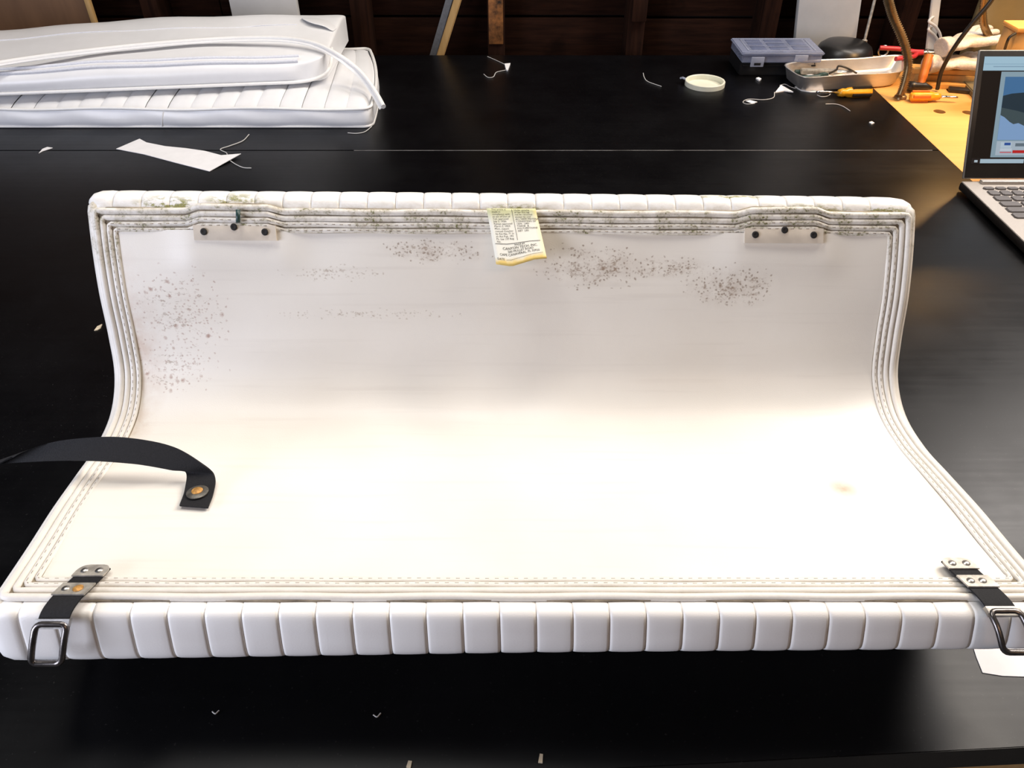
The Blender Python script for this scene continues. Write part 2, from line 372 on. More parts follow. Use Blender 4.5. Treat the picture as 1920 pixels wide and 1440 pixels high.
# ---------------------------------------------------------------- table and plywood bench
tb = thing('work_table', 'large black laminate work table under the white seat, seam across its rear', 'table', (0, 1.0, -0.85))
XR = 0.758
prism('tabletop_panel', [(-1.9, 0.145), (XR, 0.282), (XR, 1.321), (-1.9, 1.320)], -0.028, 0.0, M_TABLE, tb, 0.0006)
prism('tabletop_panel', [(-1.9, 1.3225), (XR, 1.3235), (XR, 1.873), (-1.9, 1.873)], -0.028, 0.0, M_TABLE, tb, 0.0006)
e = prism('seam_highlight', [(-0.28, 1.3209), (0.745, 1.3215), (0.745, 1.3224), (-0.28, 1.3218)], -0.006, 0.0003, M_SEAM, tb); e['label'] = 'thin pale painted highlight along the table seam'  # light caught by the seam edges, put in as a pale strip
prism('apron', [(-1.85, 0.168), (XR - 0.02, 0.303), (XR - 0.02, 0.325), (-1.85, 0.19)], -0.13, -0.0285, M_PINE, tb, 0.001)
for (lx, ly) in ((-1.75, 0.30), (0.68, 0.40), (-1.75, 1.78), (0.68, 1.78)):
    box('leg', (lx, ly, -0.44), (0.085, 0.085, 0.82), M_PINE, tb, 0.003)

def flat_with_holes(name, outer, holes, z0, z1, m, parent):
    cu = bpy.data.curves.new(name, 'CURVE'); cu.dimensions = '2D'; cu.fill_mode = 'BOTH'; cu.extrude = (z1 - z0) / 2
    for poly in [outer] + [[(x + r * math.cos(2 * PI * k / 24), y + r * math.sin(2 * PI * k / 24)) for k in range(24)] for (x, y, r) in holes]:
        sp = cu.splines.new('POLY'); sp.points.add(len(poly) - 1); sp.use_cyclic_u = True
        for q, pt in zip(poly, sp.points): pt.co = (q[0], q[1], 0, 1)
    o = bpy.data.objects.new(name, cu); C.objects.link(o)
    me = bpy.data.meshes.new_from_object(o.evaluated_get(bpy.context.evaluated_depsgraph_get()))
    bpy.data.objects.remove(o)
    vs = [v.co + Vector((0, 0, (z0 + z1) / 2)) for v in me.vertices]; fs = [list(p_.vertices) for p_ in me.polygons]
    r = obj(name, vs, fs, m, parent, smooth=False); return r
bn = thing('plywood_bench', 'yellow plywood bench top with round dog holes beside the black table', 'workbench', (1.3, 1.5, -0.85))
d1, d2, d3 = at(1762, 208), at(1816, 210), at(1790, 169)
holes = [(d1.x, d1.y, 0.0112), (d2.x, d2.y, 0.0112), (d3.x, d3.y, 0.016)]
for ix in range(1, 6):
    for iy in range(3):
        holes.append((d2.x + 0.096 * ix, d2.y - 0.13 * (iy - 1), 0.0112))
flat_with_holes('bench_top', [(XR + 0.0015, 0.55), (1.75, 0.55), (1.75, 1.872), (XR + 0.0015, 1.872)], holes, -0.020, -0.0012, M_PLY, bn)
box('bench_shelf', (1.255, 1.175, -0.032), (0.985, 1.24, 0.018), M_BROWNPLY, bn)
for (lx, ly) in ((0.81, 0.62), (1.68, 0.62), (0.81, 1.72), (1.68, 1.72)):
    box('leg', (lx, ly, -0.446), (0.07, 0.07, 0.808), M_PINE, bn, 0.003)

# ---------------------------------------------------------------- the boat seat
PY = [0.3112, 0.3521, 0.3932, 0.4341, 0.4746, 0.5121, 0.5397, 0.5547, 0.5668, 0.5831, 0.6026]
PZ = [0.1174, 0.1118, 0.1072, 0.1005, 0.0942, 0.0971, 0.1158, 0.148, 0.1842, 0.2192, 0.2533]
PROF = cat([Vector((y, z, 0)) for y, z in zip(PY, PZ)], 24)
ARC = [0.0]
for i in range(1, len(PROF)): ARC.append(ARC[-1] + (PROF[i] - PROF[i - 1]).length)
LA = ARC[-1]; SW = 0.70
import bisect
def prof(a):
    a = min(max(a, 0), LA); i = min(max(bisect.bisect_right(ARC, a) - 1, 0), len(ARC) - 2)
    t = (a - ARC[i]) / (ARC[i + 1] - ARC[i]); return PROF[i].lerp(PROF[i + 1], t)
YAW = math.radians(0.407)
def S(x, a, n=0.0):
    """point of the seat: x metres across from the middle, a metres along the panel, n metres off it towards the sitter's underside"""
    ac = min(max(a, 0), LA); q = prof(ac)
    t = (prof(min(ac + 0.006, LA)) - prof(max(ac - 0.006, 0))).normalized()
    y = q.x + t.x * (a - ac) - t.y * n; z = q.y + t.y * (a - ac) + t.x * n
    return Vector((0.002 + x * math.cos(YAW) - (y - 0.46) * math.sin(YAW) - 0.0546 * (y - 0.46),
                   0.46 + x * math.sin(YAW) + (y - 0.46) * math.cos(YAW), z - 0.00985 * x))
A0, A1 = -0.0125, LA - 0.003          # sheet edges
seat = thing('boat_seat', 'curved white vinyl boat seat turned over, mildew spots on its inner panel', 'boat seat', (0, 0.47, 0))
TABS = ((-0.262, -0.193), (0.203, 0.270))
def tabbump(x):
    return max(max(0.0, min(1.0, min((x - l) / 0.012 + 0.5, (r - x) / 0.012 + 0.5))) for (l, r) in TABS)
# inner panel
nu, na = 141, 97; vs, uvs = [], []
IN = 0.021
for i in range(nu):
    x = -SW / 2 + IN + (SW - 2 * IN) * i / (nu - 1)
    for j in range(na):
        a = A0 + IN + (A1 - A0 - 2 * IN) * j / (na - 1)
        n = 0.0009 * math.sin(x * 17 + 1.0) * math.sin(a * 21) + 0.0007 * math.sin(x * 41) * math.sin(a * 33 + 2)
        for (l, r) in TABS:
            dx = max(l - x, 0, x - r) / 0.02; da = max(0.345 - a, 0) / 0.018
            n += 0.0035 * math.exp(-dx * dx - da * da)
        vs.append(S(x, a, n)); uvs.append((x, a))
obj('inner_panel', vs, grid_faces(nu, na), M_PANEL, seat, uv=uvs)['label'] = 'mildew-spotted off-white inner panel'
# welts: loops round the panel at growing insets
def loop(d):
    pts = []      # (x, a, extra lift, outward x, outward a)
    xa, aa, ab = SW / 2 - d, A0 + d, A1 - d
    def run(x0, a0, x1, a1, n, ox, oa):
        for k in range(n):
            t = k / n; x = x0 + (x1 - x0) * t; a = a0 + (a1 - a0) * t
            b = tabbump(x) if a > LA - 0.06 else 0
            wob = 0.0004 * math.sin(x * 60 + d * 900) * math.sin(a * 50 + d * 300)
            pts.append((x, a + b * 0.0035 + wob, b * 0.0035, ox, oa))
    c = 0.0022; h = 0.7071
    run(-xa, aa + c, -xa, ab - c, 110, -1, 0); run(-xa, ab - c, -xa + c, ab, 2, -h, h); run(-xa + c, ab, xa - c, ab, 200, 0, 1); run(xa - c, ab, xa, ab - c, 2, h, h)
    run(xa, ab - c, xa, aa + c, 110, 1, 0); run(xa, aa + c, xa - c, aa, 2, h, -h); run(xa - c, aa, -xa + c, aa, 200, 0, -1); run(-xa + c, aa, -xa, aa + c, 2, -h, -h)
    return pts
def welt(name, d, sect, m):
    L = loop(d); N = len(L); K = len(sect); vs = []
    for (x, a, b, ox, oa) in L:
        for (o_, n_) in sect: vs.append(S(x + ox * o_, a + oa * o_, n_ + b))
    fs = [[i * K + k, i * K + (k + 1) % K, ((i + 1) % N) * K + (k + 1) % K, ((i + 1) % N) * K + k] for i in range(N) for k in range(K)]
    return obj(name, vs, fs, m, seat)
def half(w_, h_, n0): return [(w_ * math.cos(PI * k / 6), n0 + h_ * math.sin(PI * k / 6)) for k in range(7)] + [(-w_, n0 - 0.001), (w_, n0 - 0.001)]
welt('binding_bed', 0.0130, [(0.0105, 0.0004), (-0.0100, 0.0004), (-0.0100, -0.0016), (0.0105, -0.0016)], M_BED)['label'] = 'grimy seam lines between the welts'
for d, w_, h_ in ((0.0055, 0.0027, 0.0026), (0.0110, 0.0024, 0.0022), (0.0160, 0.0023, 0.0019), (0.0208, 0.0021, 0.0014)):
    welt('welt', d, half(w_, h_, 0.0004), M_WELT)
for sd in (-1, 1):
    tube('side_edge', [S(sd * (SW / 2 - 0.0035), A0 - 0.003 + (A1 - A0 + 0.007) * k / 80, -0.0056) for k in range(81)], [0.0064 * math.sqrt(max(0.02, 1 - max(0, 1 - min(k, 80 - k) / 2.0) ** 2)) for k in range(81)], M_WELT, seat, 12)
# stitching: short dark dashes between the welts, two rows
vs, fs = [], []
for d in (0.0160, 0.0208):
    L = [S(x, a, 0.0021 + b - (d > 0.02) * 0.0005) for (x, a, b, ox, oa) in loop(d)]
    acc = 0.0
    for i in range(len(L)):
        p, q = L[i], L[(i + 1) % len(L)]
        acc += 1
        if i % 2: continue
        v, f = tube_data([p, p.lerp(q, 0.8)], 0.00038, 4)
        b = len(vs); vs += v; fs += [[b + k for k in ff] for ff in f]
st = obj('stitching', vs, fs, M_STITCH, seat); st['kind'] = 'stuff'

# padded cushion: 27 pleats and two end pieces follow one closed outline round the padding
def outline(x):
    sc = 0.96 - (0.60 if x < 0 else 0.28) * x
    k = sc
    front = [(A0 + 0.006, -0.001), (A0 - 0.002, -0.0012), (A0 - 0.0065, -0.0030), (A0 - 0.0090, -0.0085 * k), (A0 - 0.0112, -0.0180 * k), (A0 - 0.0128, -0.0270 * k), (A0 - 0.0118, -0.0335 * k), (A0 - 0.0060, -0.0395 * k), (A0 + 0.008, -0.047 * k), (0.03, -0.058 * k)]
    mid = [(0.07, -0.076), (0.11, -0.085), (0.15, -0.0875), (0.19, -0.086), (0.23, -0.084), (0.27, -0.078), (0.31, -0.070), (0.345, -0.060)]
    tk = 1.0 - 0.35 * max(0, (x + 0.10)) - 0.9 * max(0, x - 0.28)
    back = [(LA - 0.012, -0.050), (LA - 0.001 , -0.042), (LA + 0.0065 * tk, -0.033), (LA + 0.0095 * tk, -0.023), (LA + 0.0085 * tk, -0.012), (LA + 0.0045 * tk, -0.005), (A1 + 0.001, -0.0015), (A1 - 0.006, -0.001)]
    pts = front + mid + back
    c = cat([Vector((a, n, 0)) for a, n in pts], 3)
    return c
NP = len(outline(0)); 
def pathpos(): 
    o = outline(0); l = [0]
    for i in range(1, NP): l.append(l[-1] + (o[i] - o[i - 1]).length)
    return [q / l[-1] for q in l]
PV = pathpos()
def onorm(o, i):
    t = (o[min(i + 1, NP - 1)] - o[max(i - 1, 0)]); t.normalize(); return Vector((t.y, -t.x, 0))
def strip(name, xs, depth, cap=0):
    vs, uvs = [], []
    for x, dp in zip(xs, depth):
        o = outline(x)
        for i in range(NP):
            w_ = min(1, min(i, NP - 1 - i) / 4)
            nn = onorm(o, i); q = o[i] + nn * (dp * w_)
            vs.append(S(x * (1 - 0.02 * (1 - w_) * (abs(x) > 0.345)), q.x, q.y)); uvs.append((x, PV[i]))
    fs = grid_faces(len(xs), NP)
    if cap:
        e0 = 0 if cap < 0 else (len(xs) - 1) * NP
        xe = xs[0] if cap < 0 else xs[-1]; b0_ = len(vs)
        for k in range(1, 24):
            t_ = k / 24; vs.append(S(xe * 0.985, A1 - 0.006 + (A0 - A1 + 0.012) * t_, -0.0012)); uvs.append((xe, 0.4))
        fs.append([e0 + i for i in range(NP)] + list(range(b0_, b0_ + 23)))
    return obj(name, vs, fs, M_PLEAT, seat, uv=uvs)
XG0, XG1, NPL = -0.330, 0.313, 27
pw = (XG1 - XG0) / NPL
for k in range(NPL):
    x0 = XG0 + k * pw
    ss = [-1, -0.95, -0.80, -0.45, 0, 0.45, 0.80, 0.95, 1]
    strip('pleat', [x0 + pw * (0.5 + 0.5 * q) for q in ss], [-0.0016 if abs(q) == 1 else (-0.0002 if abs(q) > 0.9 else 0.0004 * (1 - q * q)) for q in ss])
strip('end_boxing', [-0.3535, -0.3525, -0.349, -0.343, -0.336, -0.3312, -0.330], [-0.009, -0.0050, -0.0018, 0.0, 0.0003, -0.0002, -0.0016], -1)
strip('end_boxing', [0.313, 0.3142, 0.322, 0.336, 0.345, 0.350, 0.3525, 0.3535], [-0.0016, -0.0002, 0.0004, 0.0002, -0.0010, -0.0035, -0.007, -0.010], 1)

# vinyl tabs with three holes under the upper edge
for (l, r) in TABS:
    vs, uvs = [], []; nx, nz = 15, 9
    for i in range(nx):
        x = l + (r - l) * i / (nx - 1)
        for j in range(nz):
            a = 0.3560 + (0.0125) * j / (nz - 1)
            vs.append(S(x, a, 0.0052 + 0.0009 * math.sin(PI * i / (nx - 1)) * math.sin(PI * j / (nz - 1)))); uvs.append((i / (nx - 1), j / (nz - 1)))
    top = len(vs)
    for i in range(nx):
        x = l + (r - l) * i / (nx - 1)
        for j in range(nz):
            a = 0.3560 + 0.0125 * j / (nz - 1); vs.append(S(x, a, 0.001))
    fs = grid_faces(nx, nz) + [f[::-1] for f in grid_faces(nx, nz, top)]
    ring = [i * nz for i in range(nx)] + [(nx - 1) * nz + j for j in range(1, nz)] + [i * nz + nz - 1 for i in range(nx - 2, -1, -1)] + [j for j in range(nz - 2, 0, -1)]
    for i in range(len(ring)):
        a_, b_ = ring[i], ring[(i + 1) % len(ring)]; fs.append([a_, b_, top + b_, top + a_])
    t_ = sharp(obj('mounting_tab', vs, fs, M_TAB, seat), 50)
    for (fx, a) in ((0.13, 0.3630), (0.50, 0.3670), (0.87, 0.3630)):
        x = l + (r - l) * fx
        vsh = []
        for rr, hh in ((0.0030, 0.0062), (0.0022, 0.0072), (0.0012, 0.0066)):
            for k in range(12):
                an = 2 * PI * k / 12; vsh.append(S(x + rr * math.cos(an), a + rr * math.sin(an), hh))
        fsh = [[q * 12 + k, q * 12 + (k + 1) % 12, (q + 1) * 12 + (k + 1) % 12, (q + 1) * 12 + k] for q in range(2) for k in range(12)] + [[24 + k for k in range(12)]]
        obj('grommet_hole', vsh, fsh, M_HOLE, t_)
# snapped plastic clip on one welt
vsq = tube_data([S(-0.2222, LA - 0.0075, 0.0085), S(-0.2228, LA - 0.018, 0.0090)], 0.0019, 6)
obj('broken_clip', vsq[0], vsq[1], M_GREEN, seat)['label'] = 'dark green broken clip in the upper welts'

# law tag
TX0, TX1 = -0.0150, 0.0262
def tagpos(p, q, e=0.0):
    """p 0..1 across, q 0..1 down"""
    sk = 0.0060 * q
    n = 0.0055 + 0.016 * q ** 1.3 + 0.0012 * math.sin(p * PI) * q
    return S(TX0 + (TX1 - TX0) * p + sk + 0.001 * q * p, LA - 0.005 - 0.0435 * q - 0.004 * q * max(0, 1 - abs(p - 0.3) * 2.2) * q + 0.0035 * q * p, n + e)
vs, uvs = [], []; nx, nz = 13, 21
for i in range(nx):
    for j in range(nz): vs.append(tagpos(i / (nx - 1), j / (nz - 1))); uvs.append((i / (nx - 1), j / (nz - 1)))
top = len(vs)
for i in range(nx):
    for j in range(nz): vs.append(tagpos(i / (nx - 1), j / (nz - 1), -0.0005)); uvs.append((i / (nx - 1), j / (nz - 1)))
s = NT('law_tag_paper'); uv, ux, uy = uv_xy(s); nz_ = s.noise(uv, 6, 4)
col = s.mix(s.ramp(s.math('ADD', uy, s.math('MULTIPLY', nz_, 0.25)), 0.18, 0.42), (0.64, 0.64, 0.36), (0.84, 0.82, 0.72))
col = s.mix(s.ramp(s.math('ADD', uy, s.math('MULTIPLY', nz_, 0.12)), 0.93, 1.02), col, (0.80, 0.58, 0.17))
col = s.mix(s.math('MULTIPLY', s.ramp(ux, 0.90, 1.0), 0.5), col, (0.80, 0.66, 0.25))
s.l(col, s.b.inputs['Base Color']); s.b.inputs['Roughness'].default_value = 0.7
ring = [i * nz for i in range(nx)] + [(nx - 1) * nz + j for j in range(1, nz)] + [i * nz + nz - 1 for i in range(nx - 2, -1, -1)] + [j for j in range(nz - 2, 0, -1)]
lt = obj('law_tag', vs, grid_faces(nx, nz) + [f[::-1] for f in grid_faces(nx, nz, top)] + [[ring[i], ring[(i + 1) % len(ring)], top + ring[(i + 1) % len(ring)], top + ring[i]] for i in range(len(ring))], s.m, seat, uv=uvs)
lt['label'] = 'printed paper law tag, yellowed and algae-stained'
tw, tl = 0.043, 0.051
def letter(body, p, q, size, align='LEFT'):
    v, f = text_mesh(body, size / tw, align)
    obj('lettering', [tagpos(p + a.x, q - a.y * tw / tl, 0.00025) for a in v], f, M_INK, lt, smooth=False)
left = ['This article is', 'made in', 'compliance with', 'an act of Dist of', 'Col. approved', 'July 3, 1926;', 'Kansas approved', 'March 5, 1923;', 'Minn. statute', 'revised October', 'by Act No. 71 in', 'an Act Pub. 192', 'Pa. law 177 Reg', 'No.']
right = ['Under penalty', 'of law this tag', 'not be removed', 'except by user', 'ALL NEW MATERIAL', 'CONSISTING OF', '100%  URE-', 'THANE  &', 'POLYURETHANE', 'NET  LBS.']
for i, t_ in enumerate(left): letter(t_, 0.09, 0.035 + 0.0455 * i, 0.00235)
for i, t_ in enumerate(right): letter(t_, 0.545, 0.045 + 0.0455 * i, 0.00235)
letter('MADE BY', 0.53, 0.690, 0.0022, 'CENTER'); letter('CANYON TECH, INC.', 0.53, 0.745, 0.0031, 'CENTER')
letter('500 MULLET ROAD', 0.53, 0.792, 0.0026, 'CENTER'); letter('CAPE CANAVERAL, FL 32920', 0.50, 0.842, 0.0027, 'CENTER'); letter('DATE', 0.04, 0.915, 0.0025)
def tagline(p0, q0, p1, q1, th=0.004):
    n_ = 8; v = []
    for k in range(n_ + 1):
        p_ = p0 + (p1 - p0) * k / n_; q_ = q0 + (q1 - q0) * k / n_
        if abs(p1 - p0) > abs(q1 - q0): v += [tagpos(p_, q_ - th, 0.0003), tagpos(p_, q_ + th, 0.0003)]
        else: v += [tagpos(p_ - th, q_, 0.0003), tagpos(p_ + th, q_, 0.0003)]
    obj('printed_rule', v, [[2 * k, 2 * k + 1, 2 * k + 3, 2 * k + 2] for k in range(n_)], M_INK, lt, smooth=False)
tagline(0.505, 0.02, 0.505, 0.60); tagline(0.05, 0.648, 0.95, 0.648); tagline(0.22, 0.905, 0.95, 0.875, 0.002)

# black webbing strap with its screw and washer
def ribbon(name, A, B, m, parent, th=0.0012, n=8):
    a = cat(A, n); b = cat(B, n); vs = []
    N = len(a)
    for i in range(N):
        t = (a[min(i + 1, N - 1)] - a[max(i - 1, 0)]); wv = b[i] - a[i]; nn = t.cross(wv)
        nn = nn.normalized() * th / 2 if nn.length > 1e-9 else Vector((0, 0, th / 2))
        vs += [a[i] + nn, b[i] + nn, b[i] - nn, a[i] - nn]
    fs = []
    for i in range(N - 1):
        for k in range(4): fs.append([4 * i + k, 4 * i + (k + 1) % 4, 4 * i + 4 + (k + 1) % 4, 4 * i + 4 + k])
    fs += [[0, 1, 2, 3], [4 * N - 4, 4 * N - 3, 4 * N - 2, 4 * N - 1]]
    return sharp(obj(name, vs, fs, m, parent), 50)
near = [(318, 880, .117), (250, 870, .123), (160, 864, .125), (60, 866, .122), (-20, 874, .115), (-110, 900, .095), (-230, 960, .05)]
far = [(382, 872, .120), (326, 838, .130), (250, 822, .136), (180, 820, .138), (90, 832, .135), (0, 869, .125), (-90, 930, .10)]
sp_ = ribbon('strap', [S(-.2548, .0800, .0026), S(-.2562, .0977, .0030), S(-.2597, .1147, .0075)] + [at(*q) for q in near], [S(-.2330, .0775, .0026), S(-.2335, .0945, .0030), S(-.2359, .1100, .0065)] + [at(*q) for q in far], M_WEB, seat, 0.0014)
sp_['label'] = 'black webbing strap arching off the left side'
c = at(372, 931, 0.1025)
nrm = (S(-0.245, 0.093, 0.01) - S(-0.245, 0.093, 0)).normalized(); q_ = nrm.to_track_quat('Z', 'Y').to_matrix()
c = S(-0.2450, 0.0935, 0.0045)
lathe('washer', [(0.0, 0.0012), (0.0035, 0.0014), (0.0062, 0.0012), (0.0082, 0.0004), (0.0082, -0.0004)], c, M_WASH, sp_, 20, rot=q_)
lathe('screw_head', [(0.0, 0.0026), (0.0020, 0.0024), (0.0042, 0.0012), (0.0044, 0.0002)], c + nrm * 0.0006, M_RUST, sp_, 14, rot=q_)
# leftover stub of the strap end
# latch straps on the front corners: metal plate, webbing, wire buckle hanging over the front edge
def latch(xc, lean, sh, tail):
    path = [Vector((a_ + (sh if a_ > -0.01 else 0), n_, 0)) for a_, n_ in ((0.018, 0.0038), (0.006, 0.0042), (-0.006, 0.0052), (-0.0145, 0.0056), (-0.0235, 0.0030)) + tail]
    pp = cat(path, 6); ln = [0]
    for i in range(1, len(pp)): ln.append(ln[-1] + (pp[i] - pp[i - 1]).length)
    T = ln[-1]
    def pt(l, x, h=0.0):
        i = min(max(bisect.bisect_right(ln, l) - 1, 0), len(ln) - 2); t = (l - ln[i]) / (ln[i + 1] - ln[i])
        q = pp[i].lerp(pp[i + 1], t); tg = (pp[i + 1] - pp[i]).normalized(); nn = Vector((tg.y, -tg.x, 0))
        q = q + nn * h
        return S(xc + x + lean * l, q.x, q.y)
    def band(name, l0, l1, hw, h0, h1, m, parent, round0=False):
        vs = []; n_ = 20
        for i in range(n_ + 1):
            l = l0 + (l1 - l0) * i / n_; w2 = hw
            if round0:
                d_ = l - l0
                w2 = hw if d_ > 0.006 else hw - 0.006 + math.sqrt(max(0, 0.006 ** 2 - (0.006 - d_) ** 2))
            vs += [pt(l, -w2, h0), pt(l, w2, h0), pt(l, w2, h1), pt(l, -w2, h1)]
        fs = []
        for i in range(n_):
            for k in range(4): fs.append([4 * i + k, 4 * i + (k + 1) % 4, 4 * i + 4 + (k + 1) % 4, 4 * i + 4 + k])
        fs += [[0, 1, 2, 3], [4 * n_ + k for k in range(4)]]
        return sharp(obj(name, vs, fs, m, parent), 50)
    web = band('latch_strap', 0.002, 0.047, 0.0096, -0.0006, 0.0006, M_WEB, seat)
    band('backing_plate', 0.0, 0.0105, 0.0105, 0.0007, 0.0019, M_DULL, web, True)
    band('backing_plate', 0.0175, 0.0285, 0.0105, 0.0007, 0.0019, M_DULL, web)
    band('buckle_collar', 0.0440, 0.0500, 0.0108, -0.0016, 0.0020, M_STEEL, web)
    for l, x, m in ((0.0055, -0.0048, M_STEEL), (0.0055, 0.0048, M_STEEL), (0.0230, -0.0050, M_STEEL), (0.0230, 0.003, M_RUST if xc < 0 else M_STEEL)):
        p0 = pt(l, x, 0.0020); nn = (pt(l, x, 0.004) - pt(l, x, 0.0)).normalized(); R = nn.to_track_quat('Z', 'Y').to_matrix()
        r = 0.0026 if m is M_STEEL else 0.0034
        lathe('rivet', [(0.0, 0.0012), (r * 0.6, 0.0010), (r, 0.0002), (r, -0.0004)], p0, m, web, 12, rot=R)
    # wire buckle: closed rounded rectangle
    l0, l1, hw, rc = 0.0470, T - 0.001, 0.0098, 0.004
    pts = []
    for (cx, cl, a0) in ((hw - rc, l1 - rc, 0), (-hw + rc, l1 - rc, PI / 2), (-hw + rc, l0 + rc, PI), (hw - rc, l0 + rc, 1.5 * PI)):
        for k in range(5):
            an = a0 + PI / 2 * k / 4; pts.append((cx + rc * math.cos(an), cl + rc * math.sin(an)))
    full = []
    for i in range(len(pts)):
        a_, b_ = pts[i], pts[(i + 1) % len(pts)]; d_ = math.hypot(a_[0] - b_[0], a_[1] - b_[1]); m_ = max(1, int(d_ / 0.004))
        for k in range(m_): full.append((a_[0] + (b_[0] - a_[0]) * k / m_, a_[1] + (b_[1] - a_[1]) * k / m_))
    tube('wire_buckle', [pt(l, x, 0.0012) for x, l in full], 0.0021, M_BUCKLE, web, 8, True)
    return web
latch(-0.2905, -0.27, -0.001, ((-0.0295, -0.005), (-0.0335, -0.014), (-0.0362, -0.0235), (-0.0370, -0.0275)))['label'] = 'black webbing latch with steel buckle, left front corner'
latch(0.2965, 0.15, 0.006, ((-0.0310, -0.001), (-0.0370, -0.008), (-0.0410, -0.0140)))['label'] = 'black webbing latch with steel buckle, right front corner'

# ---------------------------------------------------------------- clean cushions at the back left
def rounded_section(y0, y1, z0, z1, r, n=6, bulge=0.0):
    pts = []
    for (cy, cz, a0) in ((y1 - r, z1 - r, 0), (y0 + r, z1 - r, PI / 2), (y0 + r, z0 + r, PI), (y1 - r, z0 + r, 1.5 * PI)):
        for k in range(n + 1):
            an = a0 + PI / 2 * k / n; pts.append((cy + r * math.cos(an), cz + r * math.sin(an)))
    return pts
cf0 = at(0, 241); cf1 = at(697, 240)
cu1 = thing('pleated_cushion', 'new white cushion with pleated top and piped edge, under the smooth cushion', 'cushion', (-0.75, 1.6, 0))
CX0, CX1 = -1.20, -0.262; CY0, CY1 = 1.427, 1.800; CH = 0.0345
def c1pt(x, y, z):   # right end draws in towards the back
    t = (y - CY0) / (CY1 - CY0); f = (x - CX0) / (CX1 - CX0)
    return Vector((x - 0.055 * t * t * max(0, f - 0.8) * 5 , y, z))
# boxing (sides)
vs, fs = [], []
ringp = []
rr = 0.018
for (cx, cy, a0) in ((CX1 - rr, CY1 - rr, 0), (CX0 + rr, CY1 - rr, PI / 2), (CX0 + rr, CY0 + rr, PI), (CX1 - rr, CY0 + rr, 1.5 * PI)):
    for k in range(7):
        an = a0 + PI / 2 * k / 6; ringp.append((cx + rr * math.cos(an), cy + rr * math.sin(an)))
rp = []
for i in range(len(ringp)):
    a_, b_ = ringp[i], ringp[(i + 1) % len(ringp)]; m_ = max(1, int(math.hypot(a_[0] - b_[0], a_[1] - b_[1]) / 0.02))
    for k in range(m_): rp.append((a_[0] + (b_[0] - a_[0]) * k / m_, a_[1] + (b_[1] - a_[1]) * k / m_))
NR = len(rp); ccx, ccy = (CX0 + CX1) / 2, (CY0 + CY1) / 2
HZ = [0.0008, 0.006, 0.013, 0.020, 0.028, CH]
for h, z in enumerate(HZ):
    b = 0.004 * math.sin(PI * (z / CH)) - (0.004 if h == 0 else 0)
    for i, (x, y) in enumerate(rp):
        d_ = Vector((x - ccx, y - ccy, 0)); ax = max(abs(d_.x) / (CX1 - CX0), abs(d_.y) / (CY1 - CY0)) * 2
        nx_ = Vector((d_.x / (CX1 - CX0) ** 2, d_.y / (CY1 - CY0) ** 2, 0)).normalized()
        q = Vector((x, y, 0)) + nx_ * b + Vector((0, 0.0012 * math.sin(x * 45 + z * 90), 0))
        zz = z + (0.0016 * math.sin(x * 23) if h == len(HZ) - 1 else 0)
        vs.append(c1pt(q.x, q.y, zz))
for h in range(len(HZ) - 1):
    for i in range(NR): fs.append([h * NR + i, h * NR + (i + 1) % NR, (h + 1) * NR + (i + 1) % NR, (h + 1) * NR + i])
fs.append(list(range(NR))[::-1])
obj('boxing', vs, fs, M_VINYL, cu1)
tube('piping', [c1pt(x, y, CH + 0.0012 + 0.0016 * math.sin(x * 23)) for (x, y) in rp], 0.0030, M_VINYLT, cu1, 8, True)
tube('piping', [c1pt(x * 1.0, y, 0.0026) for (x, y) in rp], 0.0024, M_VINYLT, cu1, 6, True)
tube('boxing_seam', [c1pt(onY(372, 0, 1.42).x * 0 + -0.655 + 0.002 * k, CY0 - 0.0045 * math.sin(PI * (0.10 + 0.14 * k)), 0.004 + 0.0054 * k) for k in range(6)], 0.0012, M_VINYLT, cu1, 6)
npl = 24; cpw = 0.0415
for k in range(npl):
    xr = CX1 - 0.004 - k * cpw; xl = max(xr - cpw, CX0 + 0.003)
    if xr - xl < 0.01: continue
    vs = []; nx, ny = 7, 19
    for i in range(nx):
        q = -1 + 2 * i / (nx - 1)
        for j in range(ny):
            t = j / (ny - 1); y = CY0 + 0.003 + (CY1 - CY0 - 0.006) * t
            crown = 0.016 * (1 - (2 * t - 1) ** 2) ** 0.6 if 0 < t < 1 else 0
            edge_ = min(1, t / 0.04, (1 - t) / 0.04)
            z = CH + 0.0016 * math.sin(xl * 23) - 0.001 + crown + edge_ * (0.0022 * (1 - abs(q) ** 6) - 0.0010)
            if k == 0: z -= 0.012 * max(0, q) ** 3 * (crown > 0)
            vs.append(c1pt((xl + xr) / 2 + q * (xr - xl) / 2, y, z))
    obj('pleat', vs, grid_faces(nx, ny), M_VINYL, cu1)

# upper smooth cushion, a little skewed on top of the pleated one
cu2 = thing('smooth_cushion', 'plain white cushion with zipper and piping lying on the pleated cushion', 'cushion', (-0.8, 1.6, 0.055))
U0, U1 = -1.25, None
ZB = 0.0545
fr = at(606, 152, ZB + 0.004); fl = at(0, 176, ZB + 0.004)
sl = (fr.y - fl.y) / (fr.x - fl.x)
ux1 = fr.x + 0.006
def c2(x, d, z):     # d: depth from the front edge
    return Vector((x - 0.10 * (d - 0.1) * (x > ux1 - 0.2) * 0, fr.y + sl * (x - fr.x) + d, z))
DEP, CH2 = 0.285, 0.058
sec = []   # (depth, height) outline, front bottom -> front -> top -> back -> bottom
front = [(0.012, 0.0005), (0.001, 0.006), (-0.004, 0.016), (-0.004, 0.028), (0.004, 0.039), (0.020, 0.046), (0.045, 0.050), (0.075, 0.0525), (0.11, 0.057), (0.15, 0.062), (0.19, 0.066), (0.225, 0.067), (0.255, 0.062), (0.276, 0.050), (0.284, 0.032), (0.280, 0.012), (0.265, 0.001)]
sec = cat([Vector((d, z, 0)) for d, z in front], 4)
